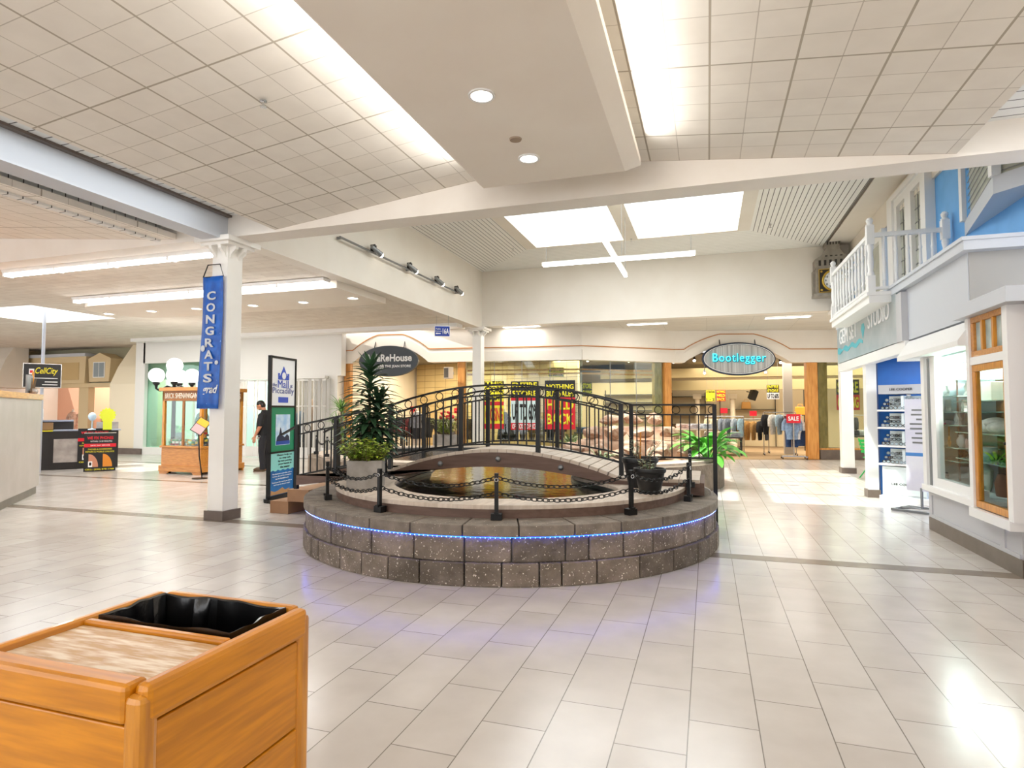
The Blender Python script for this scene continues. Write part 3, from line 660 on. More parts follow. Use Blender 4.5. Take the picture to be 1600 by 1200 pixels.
tag(ob('garden_hose', MB().tube([(.11 * math.cos(R(a)), .05 * math.cos(R(a)), .1 * math.sin(R(a))) for a in range(-20, 201, 15)], .009, 8), mat('hose_grey', '#b9b5b0', .5), smooth=True, loc=(-.08, 7.35, .52)), 'loop of grey hose behind the corner chain post', 'hose')
# ================================================================ planters on the deck
def pot(name, label, loc, r, h, m=blackplastic):
    p = thing(name, label, 'potted plant', loc)
    ob('pot', MB().lathe([(r * .62, 0), (r * .7, h * .15), (r * .93, h * .82), (r, h * .84), (r * 1.03, h * .9), (r * 1.02, h), (r * .93, h), (r * .9, h * .88)], 28), m, p, smooth=True)
    ob('soil', MB().lathe([(.001, h * .86), (r * .91, h * .86), (r * .91, h * .84)], 24, cap=False), soil, p); return p
p = pot('potted_shrub', 'small black pot with pale variegated sprigs on the deck', (-.59, 6.5, .64), .165, .26)
def sprigs(n, r, h, lf, base, spread=.5, ls=.045, lw=.02):
    st = MB(); fo = MB()
    for k in range(n):
        a = random.uniform(0, 6.28); q = random.uniform(0, r); p0 = Vector((q * math.cos(a), q * math.sin(a), base)); d = Vector((math.cos(a) * spread * random.random(), math.sin(a) * spread * random.random(), 1)).normalized(); L_ = h * random.uniform(.5, 1)
        p1 = p0 + d * L_; st.tube([p0, p0.lerp(p1, .5) + Vector((random.uniform(-.01, .01), random.uniform(-.01, .01), 0)), p1], [.004, .003, .002], 5)
        m = max(4, int(L_ / .022))
        for i in range(m):
            c = p0.lerp(p1, .25 + .75 * i / m); b_ = random.uniform(0, 6.28); fo.leaf(c, (math.cos(b_), math.sin(b_), random.uniform(0, .8)), ls * random.uniform(.7, 1.3), lw, .5, 3)
    return st, fo
s, f = sprigs(12, .1, .16, 0, .22, .9); ob('stems', s, bark, p); ob('foliage', f, leafsage, p)
p = pot('potted_shrub', 'larger black pot with a staked young shrub behind the small pot', (-.74, 6.98, .64), .2, .33)
s, f = sprigs(9, .12, .34, 0, .29, .9); ob('stems', s, bark, p); ob('foliage', f, leafsage, p)
ob('stake', MB().tube([(0, 0, .25), (.01, 0, .62)], .009, 8), mat('stake_orange', '#c98435', .6), p)
p = thing('concrete_planter', 'square grey concrete planter with bushy lime green leaves', 'potted plant', (-3.68, 6.0, .64), R(25))
ob('box', MB().ring([(-.19, -.19), (.19, -.19), (.19, .19), (-.19, .19)], [(-.15, -.15), (.15, -.15), (.15, .15), (-.15, .15)], 0, .31).box(-.17, .17, -.17, .17, 0, .03), concrete, p, bev=.006)
ob('soil', MB().box(-.15, .15, -.15, .15, .2, .27), soil, p)
s, f = sprigs(80, .17, .32, 0, .26, 1.25, .065, .042); ob('stems', s, bark, p); ob('foliage', f, leaflime, p)
p = pot('dracaena', 'tall dark green dracaena in a black pot behind the concrete planter', (-3.98, 6.55, .64), .16, .24); p['category'] = 'potted plant'
st = MB(); fo = MB()
for k, (dx, dy, top) in enumerate(((0, 0, 1.36), (.05, .06, .95), (-.05, .03, .6))):
    st.tube([(dx * .4, dy * .4, .2), (dx, dy, top * .5), (dx * 1.5, dy * 1.5, top)], [.022, .018, .014], 8)
    m = int(95 * top)
    for i in range(m):
        z = .32 + (top - .3) * i / m; a = i * 2.4; el = -.1 + 1.0 * (i / m) ** 3; L_ = .36 * (.75 + .5 * math.sin(math.pi * i / m)) * random.uniform(.8, 1.1)
        fo.leaf((dx * 1.3, dy * 1.3, z), (math.cos(a), math.sin(a), .45 + el), L_, .075, 1.0, 5, .25)
    for i in range(8): a = i * .8; fo.leaf((dx * 1.5, dy * 1.5, top), (math.cos(a) * .5, math.sin(a) * .5, 1), .28, .055, .4, 4, .25)
ob('stems', st, bark, p); ob('foliage', fo, leafdark, p)
# ================================================================ rear garden pond with rocks
RX, RY = -4.4, 13.0
t = thing('garden_pond', 'low stone garden pond ring with liner behind the footbridge', 'pond', (RX, RY, 0))
def arc(rx, ry): return circ(0, 0, rx, 80, -56, 266, ry=ry)
ob('wall', MB().ring(arc(4.7, 3.2), arc(4.4, 2.9), 0, .5, closed=False), mat('pond_wall_stone', '#857666', .85, col2='#6d6053', nscale=6, bump=.6, bscale=20), t, bev=.01)
ob('deck_rim', MB().ring(arc(4.5, 3.0), arc(4.1, 2.6), .5, .54, closed=False), deckwood, t)
ob('liner', MB().ring(arc(4.12, 2.62), arc(4.05, 2.55), .1, .5, closed=False), liner, t)
ob('water', MB().prism(circ(0, 0, 4.08, 72, ry=2.58), .3, .45), water, t)
ob('planting_ledge', MB().prism([(1.1, -1.9), (2.9, -1.6), (2.9, -.9), (1.1, -1.2)], .2, .5), liner, t)
for k, (xa, xb, ya, yb, z) in enumerate(((1.4, 4.0, -.45, 1.3, .5), (1.6, 3.9, .15, 1.3, .86), (2.0, 3.7, .65, 1.3, 1.14))): ob('rock_ledge', MB().box(xa, xb, ya, yb, .2 if not k else z - .36, z), rockm, t, bev=.06)
for k, (x, y, d) in enumerate(((-8.3, 11.45, 'leftmost'), (-7.6, 10.85, 'second from the left'), (-6.4, 10.3, 'third from the left'))):
    dup(cp, (x, y, .54), .5, d + ' black chain post on the rear pond behind the stairs')
chain((-8.3, 11.45, .9), (-7.6, 10.85, .9), .12, 'black chain between the leftmost rear pond posts'); chain((-7.6, 10.85, .9), (-6.4, 10.3, .9), .14, 'black chain nearest the bridge stairs on the rear pond')
def rockmesh(s):
    bm = bmesh.new(); bmesh.ops.create_icosphere(bm, subdivisions=4, radius=1); rr = random.Random(s)
    ns = [Vector((rr.uniform(-1, 1), rr.uniform(-1, 1), rr.uniform(-1, 1))).normalized() for _ in range(26)]; cut = [rr.uniform(.5, .82) for _ in ns]
    for v in bm.verts:
        for n, c in zip(ns, cut):
            e = v.co.dot(n)
            if e > c: v.co -= n * (e - c) * .95
        v.co.z *= .62
    me = bpy.data.meshes.new('rock'); bm.to_mesh(me); bm.free(); me.materials.append(rockm); return me
rm = [rockmesh(k) for k in range(6)]
tiers_ = [(12.78, .66, (-2.75, -2.15, -1.55, -.95, -.35), .3), (13.3, 1.02, (-2.45, -1.9, -1.35, -.8), .27), (13.78, 1.3, (-2.1, -1.6, -1.1), .26), (14.15, 1.36, (-1.75, -1.2), .24), (12.3, .6, (-2.35,), .2), (12.4, .62, (-1.75,), .2), (12.3, .58, (-.95,), .17)]
names_ = ('bottom row', 'second row', 'third row', 'top row', 'loose low front left', 'loose low front middle', 'loose low front right'); o_ = ('first', 'second', 'third', 'fourth', 'fifth'); n_ = 0
for k, (y, z, X_, s_) in enumerate(tiers_):
    for j, x in enumerate(X_):
        o = bpy.data.objects.new('rock', rm[n_ % 6]); COL.objects.link(o); n_ += 1; o.location = (x + random.uniform(-.03, .03), y + random.uniform(-.05, .05), z if k < 4 else z); q = s_ * random.uniform(.9, 1.12); o.scale = (q * 1.1, q, q * random.uniform(.85, 1.1)); o.rotation_euler = (random.uniform(-.2, .2), random.uniform(-.2, .2), random.uniform(0, 6))
        tag(o, 'pinkish rock, %s from the left in the %s of the waterfall' % (o_[j], names_[k]) if k < 4 else 'pinkish rock lying %s of the waterfall' % names_[k], 'rock', 'waterfall rocks behind the bridge')
def bigleaf(name, label, loc, n, L_, w, h, m, droop=1.2):
    p = thing(name, label, 'plant', loc); fo = MB(); st = MB()
    for i in range(n):
        a = i * 2.4; el = random.uniform(.3, 2.2); d = Vector((math.cos(a), math.sin(a), el)).normalized(); s0 = Vector((math.cos(a), math.sin(a), 0)) * random.uniform(0, .08); s1 = s0 + d * h * random.uniform(.4, 1)
        st.tube([s0, s0.lerp(s1, .5), s1], [.008, .006, .005], 5); fo.leaf(s1, d + Vector((0, 0, -.1)), L_ * random.uniform(.7, 1.15), w * random.uniform(.8, 1.1), droop, 6, .18)
    ob('stems', st, leafbright, p); ob('foliage', fo, m, p, smooth=True); return p
bigleaf('peace_lily', 'broad leaved bright green plant at the end of the railing', (.0, 12.75, .54), 70, .46, .17, .5, leafbright)
bigleaf('pond_plant', 'pale green leafy plant on the rear pond rim left of centre', (-3.5, 15.8, .54), 26, .25, .09, .28, leafsage)
bigleaf('pond_plant', 'small light green plant left of the waterfall rocks', (-2.9, 11.5, .5), 24, .22, .08, .22, leafsage)
bigleaf('pond_plant', 'small leafy plant at the foot of the rocks behind the railing', (-2.0, 11.75, .5), 22, .2, .08, .2, leafsage)
p = pot('yucca', 'spiky green yucca in a dark pot left of the bridge behind the stairs', (-8.0, 11.95, .5), .18, .26)
fo = MB(); st = MB()
for dx, dy, top in ((0, 0, 1.05), (-.12, .05, .7), (.08, -.06, .5)):
    st.tube([(dx, dy, .2), (dx * 1.2, dy * 1.2, top)], .02, 8)
    for i in range(56):
        a = i * 2.4; fo.leaf((dx * 1.2, dy * 1.2, top - .1 + .1 * i / 56), (math.cos(a), math.sin(a), random.uniform(-.1, 2.2)), .45 * random.uniform(.7, 1.1), .03, .9, 5, .2)
ob('stems', st, bark, p); ob('foliage', fo, mat('leaf_yucca', '#5c8a3e', .45, col2='#86a85a', island=.3), p)
p = thing('flower_planter', 'stone trough of red flowers and light green leaves behind the bridge', 'potted plant', (-6.95, 15.5, .54))
ob('trough', MB().box(-.35, .35, -.18, .18, 0, .3), concrete, p, bev=.01)
s, f = sprigs(40, .26, .6, 0, .28, .7, .08, .05); ob('stems', s, bark, p); ob('foliage', f, leaflime, p)
b = MB()
for k in range(16): b.ell((random.uniform(-.2, .25), random.uniform(-.12, .12), .72 + random.uniform(0, .25)), .05, .05, .035, 8, 6)
ob('blossoms', b, mat('petal_red', '#d81f33', .5), p, smooth=True)
b = MB().box(-.3, .3, -.2, .2, .34, .38).box(-.28, -.24, -.18, -.14, 0, .34).box(.24, .28, -.18, -.14, 0, .34).box(-.28, -.24, .14, .18, 0, .34).box(.24, .28, .14, .18, 0, .34)
t2 = thing('standin_table', 'made-up low white table standing in for a grey box before the far white column', 'table', (-6.3, 16.05, 0)); ob('table_top', MB().box(-.5, .5, -.18, .18, .4, .45), plasterwhite, t2, bev=.01)  # table form invented here in place of a grey-blue box
for sx in (-.45, .45): ob('leg', MB().box(sx - .03, sx + .03, -.16, .16, 0, .4), plasterwhite, t2)
# ================================================================ banner on the near column
t = thing('banner', 'long blue CONGRATS grad banner hanging on the near white column', 'banner', (-6.5, 6.6, 3.36))
bl = mat('banner_blue', '#1250a8', .35, col2='#1c66c4', nscale=7, speck=('#8fb8ee', 26, .73))
rows = []
for i in range(25):
    z = .0 - 1.83 * i / 24; rows.append([(-.17 - .04 * (i / 24) ** 2 + (.34 + .03 * (i / 24)) * j / 6, -.012 + .012 * math.sin(j * 1.1 + i * .25) - .02 * (i / 24) ** 3, z) for j in range(7)])
ob('cloth', MB().grid(rows), bl, t, smooth=True, solid=.004)
ob('hanger', MB().tube([(-.18, 0, 0), (-.1, .0, .17), (.11, .0, .17), (.17, 0, 0), (-.18, 0, 0)], .008, 8), blackmetal, t)
sil = mat('letter_silver', '#d3d6da', .5)
for k, ch in enumerate('CONGRATS'): text(ch, sil, t, (.0 - .005 * k, -.03, -.27 - .163 * k), .15, .122, bold=.03, name='letter')
text('grad', signwhite, t, (.03, -.05, -1.58), .27, .15, bold=.02, shear=.35, name='letter')
ob('balloon', MB().ell((-.12, -.04, -1.0), .035, .012, .045, 14, 8).ell((.12, -.04, -1.2), .03, .012, .03, 14, 8), sil, t, smooth=True)
# ================================================================ freestanding mall sign
t = thing('mall_directory_sign', 'tall narrow three-panel mall sign beside the bridge steps', 'sign', (-6.93, 8.6, 0), R(98))
ob('frame', MB().box(-.4, -.365, -.03, .03, .06, 2.42).box(.365, .4, -.03, .03, .06, 2.42).box(-.4, .4, -.03, .03, 2.385, 2.42).box(-.4, .4, -.03, .03, 1.56, 1.59).box(-.4, .4, -.03, .03, .79, .82).box(-.4, .4, -.03, .03, .06, .09), blackmetal, t)
ob('foot', MB().bar((-.62, -.3, .025), (-.3, .1, .025), .06, .05).bar((-.45, 0, .03), (.45, 0, .03), .06, .06), blackmetal, t)
p = ob('top_panel', MB().box(-.365, .365, -.015, .015, 1.59, 2.385), signwhite, t)
rb_ = mat('logo_blue', '#2a4fc0', .4); sb_ = mat('slate_text', '#5a64a0', .4)
ob('emblem', MB().prismy([(-.15, 2.03), (.15, 2.03), (.0, 2.26)], -.022, -.016).prismy([(-.17, 2.03), (-.17, 2.14), (-.12, 2.14), (-.12, 2.03)], -.021, -.016).prismy([(.17, 2.03), (.17, 2.14), (.12, 2.14), (.12, 2.03)], -.021, -.016), rb_, p)
ob('emblem_disc', MB().prismy([(.06 * math.cos(q), 2.1 + .06 * math.sin(q)) for q in [math.pi * k / 12 for k in range(24)]], -.026, -.022), signwhite, p)
text('the', sb_, p, (-.27, -.017, 1.94), .13, .06); text('Mall', rb_, p, (-.01, -.017, 1.955), .33, .13); text('at', sb_, p, (.25, -.017, 1.93), .07, .055); text('Piccadilly', sb_, p, (0, -.017, 1.83), .66, .13)
ob('blue_block', MB().box(-.15, .15, -.02, -.015, 1.64, 1.735), rb_, p)
p = ob('middle_panel', MB().box(-.365, .365, -.015, .015, .82, 1.56), mat('sign_green', '#12875f', .4), t)
ob('poster', MB().box(-.22, .22, -.022, -.015, .92, 1.44), mat('poster_sky', '#9fc6ea', .4, col2='#e6f1fa', nscale=5), p)
ob('poster_hill', MB().prismy([(-.2, .99), (.2, .99), (.19, 1.06), (.12, 1.1), (.06, 1.05), (-.02, 1.08), (-.08, 1.22), (-.12, 1.1), (-.18, 1.06)], -.026, -.022), mat('poster_navy', '#1c2540', .4), p)
ob('poster_band', MB().box(-.21, .21, -.026, -.022, .93, .99), royal, p)
p = ob('bottom_panel', MB().box(-.365, .365, -.015, .015, .09, .79), mat('notice_blue', '#1673b8', .4, col2='#0f5c9c', nscale=3), t)
ob('notice_sky', MB().prismy([(-.365, .79), (.365, .79)] + [(.365 - .73 * k / 20, .5 + .012 * math.sin(k * 1.5)) for k in range(21)], -.02, -.015), mat('notice_aqua', '#8fd6cf', .4), p)
for s, x, z, w in (('Please help us', .06, .75, .46), ('to stay safe', .08, .7, .36), ('by not putting', .08, .65, .42), ('your hands in', .08, .6, .4), ('the water', .08, .55, .3)): text(s, signblack, p, (x, -.021, z), w, .036)
for s, z, w in (('The chemicals in your skin, such as', .44, .6), ('lotions, oils and food enzymes', .4, .58), ('can be harmful to us', .36, .4), ('Thank you for coming to visit us', .3, .62), ('and hope to see you again', .26, .5)): text(s, signwhite, p, (0, -.017, z), w, .026)
ob('notice_coral', MB().prismy([(-.34, .1), (.2, .1), (.24, .17), (.1, .15), (.02, .2), (-.12, .16), (-.22, .15), (-.33, .18)], -.02, -.015), mat('notice_coral', '#b98a58', .5), p)
# ================================================================ person
def rings(rs, n=24):
    """closed tube through elliptical sections (z, rx, ry, cx, cy)"""
    b = MB(); vs = [(cx + rx * math.cos(2 * math.pi * j / n), cy + ry * math.sin(2 * math.pi * j / n), z) for z, rx, ry, cx, cy in rs for j in range(n)]; k = len(rs)
    return b.add(vs, [(i * n + j, i * n + (j + 1) % n, (i + 1) * n + (j + 1) % n, (i + 1) * n + j) for i in range(k - 1) for j in range(n)] + [tuple(range(n))[::-1], tuple((k - 1) * n + j for j in range(n))])
def limb(pts, n=14): return MB().tube([p[:3] for p in pts], [p[3] for p in pts], n)
def join(meshes, name, mtl, voxel=None):
    bm = bmesh.new()
    for m in meshes: bm.from_mesh(m)
    me = bpy.data.meshes.new(name); bm.to_mesh(me); bm.free()
    if voxel:
        o = bpy.data.objects.new('tmp', me); COL.objects.link(o); r = o.modifiers.new('r', 'REMESH'); r.mode = 'VOXEL'; r.voxel_size = voxel
        s = o.modifiers.new('s', 'SMOOTH'); s.iterations = 2; s.factor = .5
        dg = bpy.context.evaluated_depsgraph_get(); dg.update(); me2 = bpy.data.meshes.new_from_object(o.evaluated_get(dg)); bpy.data.objects.remove(o); me = me2; me.name = name
    me.materials.clear(); me.materials.append(mtl)
    for q in me.polygons: q.use_smooth = True
    return me
t = thing('person', 'person in black polo shirt and dark trousers standing with head bowed', 'person', (-10.54, 12.4, 0), R(-72))
# faces -Y; +X is the person's left
parts = [rings([(.84, .15, .12, 0, .02), (.95, .16, .13, 0, .02), (1.1, .17, .135, 0, .01), (1.3, .175, .13, 0, .01), (1.4, .165, .1, 0, .02), (1.46, .09, .075, 0, .02), (1.52, .056, .058, 0, .0), (1.6, .052, .055, 0, -.03)]).mesh('torso', skin)]
for sx, wy in ((1, 0), (-1, -.04)):
    parts.append(limb([(sx * .15, .02, 1.41, .06), (sx * .205, .02, 1.38, .062), (sx * .25, .025, 1.2, .05), (sx * .255, .02, 1.13, .046), (sx * .245, -.05 + wy, 1.0, .042), (sx * .23, -.105 + wy, .9, .029), (sx * .225, -.12 + wy, .865, .027)]).mesh('arm', skin))
    parts.append(MB().ell((sx * .222, -.135 + wy, .83), .02, .042, .05, 12, 8).mesh('palm', skin))
    parts.append(limb([(sx * .085, .02, .9, .088), (sx * .1, .0, .52, .062), (sx * .1, .02, .42, .058), (sx * .1, .03, .08, .042)]).mesh('leg', skin))
    parts.append(MB().ell((sx * .1, -.04, .045), .042, .11, .042, 14, 8).mesh('foot', skin))
hd = MB().ell((0, -.055, 1.655), .076, .095, .112, 20, 14).ell((0, -.085, 1.6), .055, .07, .06, 16, 10)      # skull and jaw
hd.ell((0, -.152, 1.63), .014, .022, .024, 10, 8).ell((.078, -.04, 1.64), .012, .025, .033, 10, 8).ell((-.078, -.04, 1.64), .012, .025, .033, 10, 8).ell((0, -.145, 1.592), .024, .012, .009, 10, 6)
hm = hd.mesh('head', skin); m4 = Matrix.Translation((0, -.03, 1.56)) @ Matrix.Rotation(R(24), 4, 'X') @ Matrix.Translation((0, .03, -1.56)); hm.transform(m4); parts.append(hm)
for sgn, wy in ((1, 0), (-1, -.04)):
    hx_, hy, hz = sgn * .222, -.135 + wy, .83
    for k in range(4):
        by = hy + .03 - .021 * k; ln = (.066, .076, .071, .055)[3 - k]
        parts.append(limb([(hx_, by, hz - .025, .0105), (hx_, by - .004, hz - .05 - ln * .45, .01), (hx_ - sgn * .018, by - .008, hz - .045 - ln, .0088)], 8).mesh('finger', skin))
    parts.append(limb([(hx_, hy - .03, hz + .02, .013), (hx_ - sgn * .014, hy - .062, hz - .012, .0115), (hx_ - sgn * .018, hy - .066, hz - .048, .0095)], 8).mesh('thumb', skin))
ob('body', join(parts, 'body', skin, .0075), None, t)
e = MB()
for sx in (-1, 1): e.ell((sx * .032, -.136, 1.655), .013, .008, .008, 10, 6)
em = e.mesh('eyes', mat('eye_dark', '#1d1512', .3)); em.transform(m4); ob('eyes', em, None, t)
h = MB().ell((0, -.035, 1.69), .084, .1, .088, 20, 12).ell((0, .0, 1.64), .078, .068, .085, 16, 10).mesh('hair', hairm, True); h.transform(m4); ob('hair', h, None, t)
sp_ = [rings([(.89, .187, .15, 0, .02), (.92, .195, .16, 0, .015), (1.05, .2, .168, 0, .0), (1.18, .198, .162, 0, .0), (1.32, .205, .145, 0, .01), (1.41, .19, .118, 0, .02), (1.46, .12, .092, 0, .02), (1.5, .078, .075, 0, .015), (1.525, .072, .07, 0, .01)]).mesh('a', shirtm)]
for sx in (-1, 1): sp_.append(limb([(sx * .14, .02, 1.405, .07), (sx * .205, .02, 1.385, .078), (sx * .25, .025, 1.24, .07), (sx * .262, .025, 1.12, .066)]).mesh('b', shirtm))
ob('polo_shirt', join(sp_, 'polo_shirt', shirtm, .014), None, t)
tp_ = [rings([(.8, .17, .13, 0, .02), (.88, .182, .145, 0, .02), (.97, .175, .14, 0, .02)]).mesh('a', pantsm)]
for sx in (-1, 1): tp_.append(limb([(sx * .085, .02, .92, .1), (sx * .095, .015, .78, .098), (sx * .1, .0, .5, .078), (sx * .1, .03, .2, .07), (sx * .1, .03, .055, .072)]).mesh('b', pantsm))
ob('trousers', join(tp_, 'trousers', pantsm, .014), None, t)
for sx, y in ((.1, -.03), (-.1, -.08)):
    ob('shoe', MB().ell((sx, y - .03, .05), .05, .14, .05, 16, 8).ell((sx, y + .06, .06), .045, .06, .06, 12, 8).box(sx - .045, sx + .045, y - .15, y + .1, 0, .025), shoem, t, smooth=True)
ob('key_ring', MB().tube([(.19, -.03 + .03 * math.cos(q), .87 + .03 * math.sin(q)) for q in [math.pi * k / 6 for k in range(12)]], .004, 5, True).box(.186, .192, -.04, -.02, .78, .85), chrome, t)
# ================================================================ oak display kiosk with globe lamps
KZ = R(-1.8); t = thing('display_kiosk', 'golden oak glass display kiosk reading BRICK SHENANIGANS', 'kiosk', (-11.86, 11.83, 0), KZ)
w_, d_ = .62, .64
b = MB().box(-w_, w_, -d_, d_, .12, .62).box(-w_ - .03, w_ + .03, -d_ - .03, d_ + .03, .62, .67)
ob('cabinet', b, oak, t, bev=.01)
ob('plinth', MB().ring([(-w_ - .04, -d_ - .04), (w_ + .04, -d_ - .04), (w_ + .04, d_ + .04), (-w_ - .04, d_ + .04)], [(-w_ + .02, -d_ + .02), (w_ - .02, -d_ + .02), (w_ - .02, d_ - .02), (-w_ + .02, d_ - .02)], .06, .2), oak, t, bev=.01)
for sx in (-1, 1):
    for sy in (-1, 1):
        ob('caster', MB().tube([(sx * .5 - .02, sy * .5, .035), (sx * .5 + .02, sy * .5, .035)], .035, 12), blackplastic, t)
        ob('corner_post', MB().box(min(sx * w_, sx * (w_ - .07)), max(sx * w_, sx * (w_ - .07)), min(sy * d_, sy * (d_ - .07)), max(sy * d_, sy * (d_ - .07)), .67, 1.98), oaky, t, bev=.006)
        ob('bracket_foot', MB().prismy([(sx * (w_ + .03), .0), (sx * (w_ - .2), .0), (sx * (w_ - .26), .06), (sx * (w_ - .28), .1), (sx * (w_ + .03), .1)], sy * d_ - .02, sy * d_ + .02), oak, t)
ob('top_rail', MB().ring([(-w_, -d_), (w_, -d_), (w_, d_), (-w_, d_)], [(-w_ + .05, -d_ + .05), (w_ - .05, -d_ + .05), (w_ - .05, d_ - .05), (-w_ + .05, d_ - .05)], 1.74, 1.97), mat('oak_dark', '#a86a2c', .4, col2='#8e5620', nscale=3, stretch=(2, 14, 14)), t)
ob('cornice', MB().box(-w_ - .06, w_ + .06, -d_ - .06, d_ + .06, 1.97, 2.06), oak, t, bev=.012)
for nm, (a, c) in (('f', ((-w_ + .07, -d_ + .02), (w_ - .07, -d_ + .03))), ('b', ((-w_ + .07, d_ - .03), (w_ - .07, d_ - .02)))): ob('glass_pane', MB().box(a[0], c[0], a[1], c[1], .67, 1.74), clear, t)
for x in (-w_ + .02, w_ - .03): ob('glass_pane', MB().box(x, x + .01, -d_ + .07, d_ - .07, .67, 1.74), clear, t)
ob('mullion', MB().box(.0, .06, -d_ + .015, -d_ + .05, .67, 1.74), mat('oak_dark', '#a86a2c'), t); ob('mullion', MB().box(w_ - .05, w_ - .015, -.03, .03, .67, 1.74), mat('oak_dark', '#a86a2c'), t)
text('BRICK SHENANIGANS', mat('letter_cream', '#efe6d4', .5), t, (0, -d_ - .002, 1.86), 1.08, .13, bold=.02)
text('BRICK SHENANIGANS', mat('letter_cream', '#efe6d4', .5), t, (w_ + .002, 0, 1.86), 1.08, .13, bold=.02, rot=(0, 0, R(90)))
KM = Matrix.Translation((-11.86, 11.83, 0)) @ Matrix.Rotation(KZ, 4, 'Z')
brickcols = ['#c9302c', '#f0f0ea', '#3a8a4a', '#e7c33b', '#8a8f96', '#2f3b50']
for k, (x, y, desc) in enumerate(((-.45, -.45, 'at the front left'), (-.18, -.42, 'left of the mullion'), (.16, -.4, 'right of the mullion'), (.45, -.42, 'at the front right corner'), (.0, .05, 'tall, in the middle'), (.42, .15, 'along the right pane'), (-.4, .3, 'at the back left'))):
    m = thing('toy_brick_model', 'small toy brick model ' + desc + ' of the oak kiosk', 'toy', KM @ Vector((x, y, .67)), KZ, 'toy brick models in the kiosk'); rr = random.Random(k)
    for c in range(3):
        b = MB()
        for i in range(7):
            px, py = rr.uniform(-.11, .11), rr.uniform(-.09, .09); z = .05 * rr.randint(0, 5 if k == 4 else 2); b.box(px - .03, px + .03, py - .02, py + .02, z, z + .048)
        b.box(-.1, .1, -.08, .08, .0, .012)
        ob('bricks', b, mat('brick_col%d' % ((c + k) % 6), brickcols[(c + k) % 6], .35), m)
t = thing('lamp_post', 'black lamp post with five white globes behind the oak kiosk', 'lamp', (-13.72, 12.66, 0))
ob('post', MB().lathe([(.16, 0), (.16, .1), (.1, .16), (.08, .5), (.055, .6), (.05, 1.9), (.07, 1.95), (.05, 2.0), (.045, 2.2)], 20), blackmetal, t, smooth=True)
right = Vector((.679, .734, 0)); fwd = Vector((-.734, .679, 0))
ob('globe', MB().ell((0, 0, 2.73), .2, .2, .2, 24, 14), globe_on, t, smooth=True)
ob('fitter', MB().lathe([(.05, 2.2), (.05, 2.45), (.09, 2.5), (.09, 2.56)], 16), blackmetal, t)
for k, (r_, f_) in enumerate(((-.42, .05), (0, -.42), (.12, .42), (.42, -.05))):
    p = right * r_ + fwd * f_
    ob('arm', MB().tube([(0, 0, 2.1), (p.x * .4, p.y * .4, 2.16), (p.x * .8, p.y * .8, 2.04), (p.x, p.y, 2.1), (p.x, p.y, 2.2)], [.04, .032, .03, .03, .045], 8), blackmetal, t, smooth=True)
    ob('fitter', MB().lathe([(.04, 2.18), (.085, 2.22), (.085, 2.29)], 16, (p.x, p.y, 0)), blackmetal, t)
    ob('globe', MB().ell((p.x, p.y, 2.45), .195, .195, .195, 24, 14), globe_on, t, smooth=True)
t = thing('sign_stand', 'thin black floor stand with a tilted yellow sign before the oak kiosk', 'sign', (-10.72, 10.62, 0), R(28))
ob('foot', MB().prism(circ(0, 0, .16, 24), 0, .015), blackmetal, t)
ob('stem', MB().tube([(.05, 0, .01), (-.02, .0, .5), (-.04, 0, 1.0), (0, 0, 1.12)], .014, 8), blackmetal, t)
p = ob('board', MB().ob((0, 0, 0), (.26, .015, .36)), blackplastic, t, loc=(0, -.02, 1.16), rot=(R(-18), R(32), 0))
ob('sheet', MB().box(-.115, .115, -.0115, -.0085, .02, .165), mat('sheet_yellow', '#efb32a', .5), p); ob('sheet', MB().box(-.115, .115, -.0115, -.0085, -.165, .01), mat('sheet_pink', '#cfa7a8', .5), p)
# ================================================================ phone repair kiosk
PK = R(52)   # face runs toward the back right
t = thing('phone_kiosk', 'dark phone repair counter with grey panels on the left', 'kiosk', (-15.95, 10.95, 0), PK)
dk = mat('kiosk_dark', '#221d1c', .35); gp_ = mat('kiosk_stone', '#b3aaa4', .5, col2='#9a918b', nscale=5)
ob('body', MB().box(-1.2, 1.5, 0, .7, 0, .98).box(-1.2, .5, .45, .7, .98, 1.22), dk, t, bev=.01)
ob('counter_top', MB().box(-1.25, .5, .4, .75, 1.22, 1.26).box(.1, 1.55, -.03, .45, .98, 1.01), mat('counter_grey', '#9aa2b4', .3), t)
ob('panel', MB().box(.12, .62, -.02, 0, .18, .78), gp_, t); ob('panel', MB().box(1.0, 1.5, .5, .72, .98, 1.2), gp_, t)
ob('shelf', MB().box(-.25, .1, -.12, 0, .98, 1.0), yellow, t)
ob('drawer', MB().box(-.2, .1, -.03, 0, 1.02, 1.2), mat('drawer_wood', '#8a6a4a', .5), t)
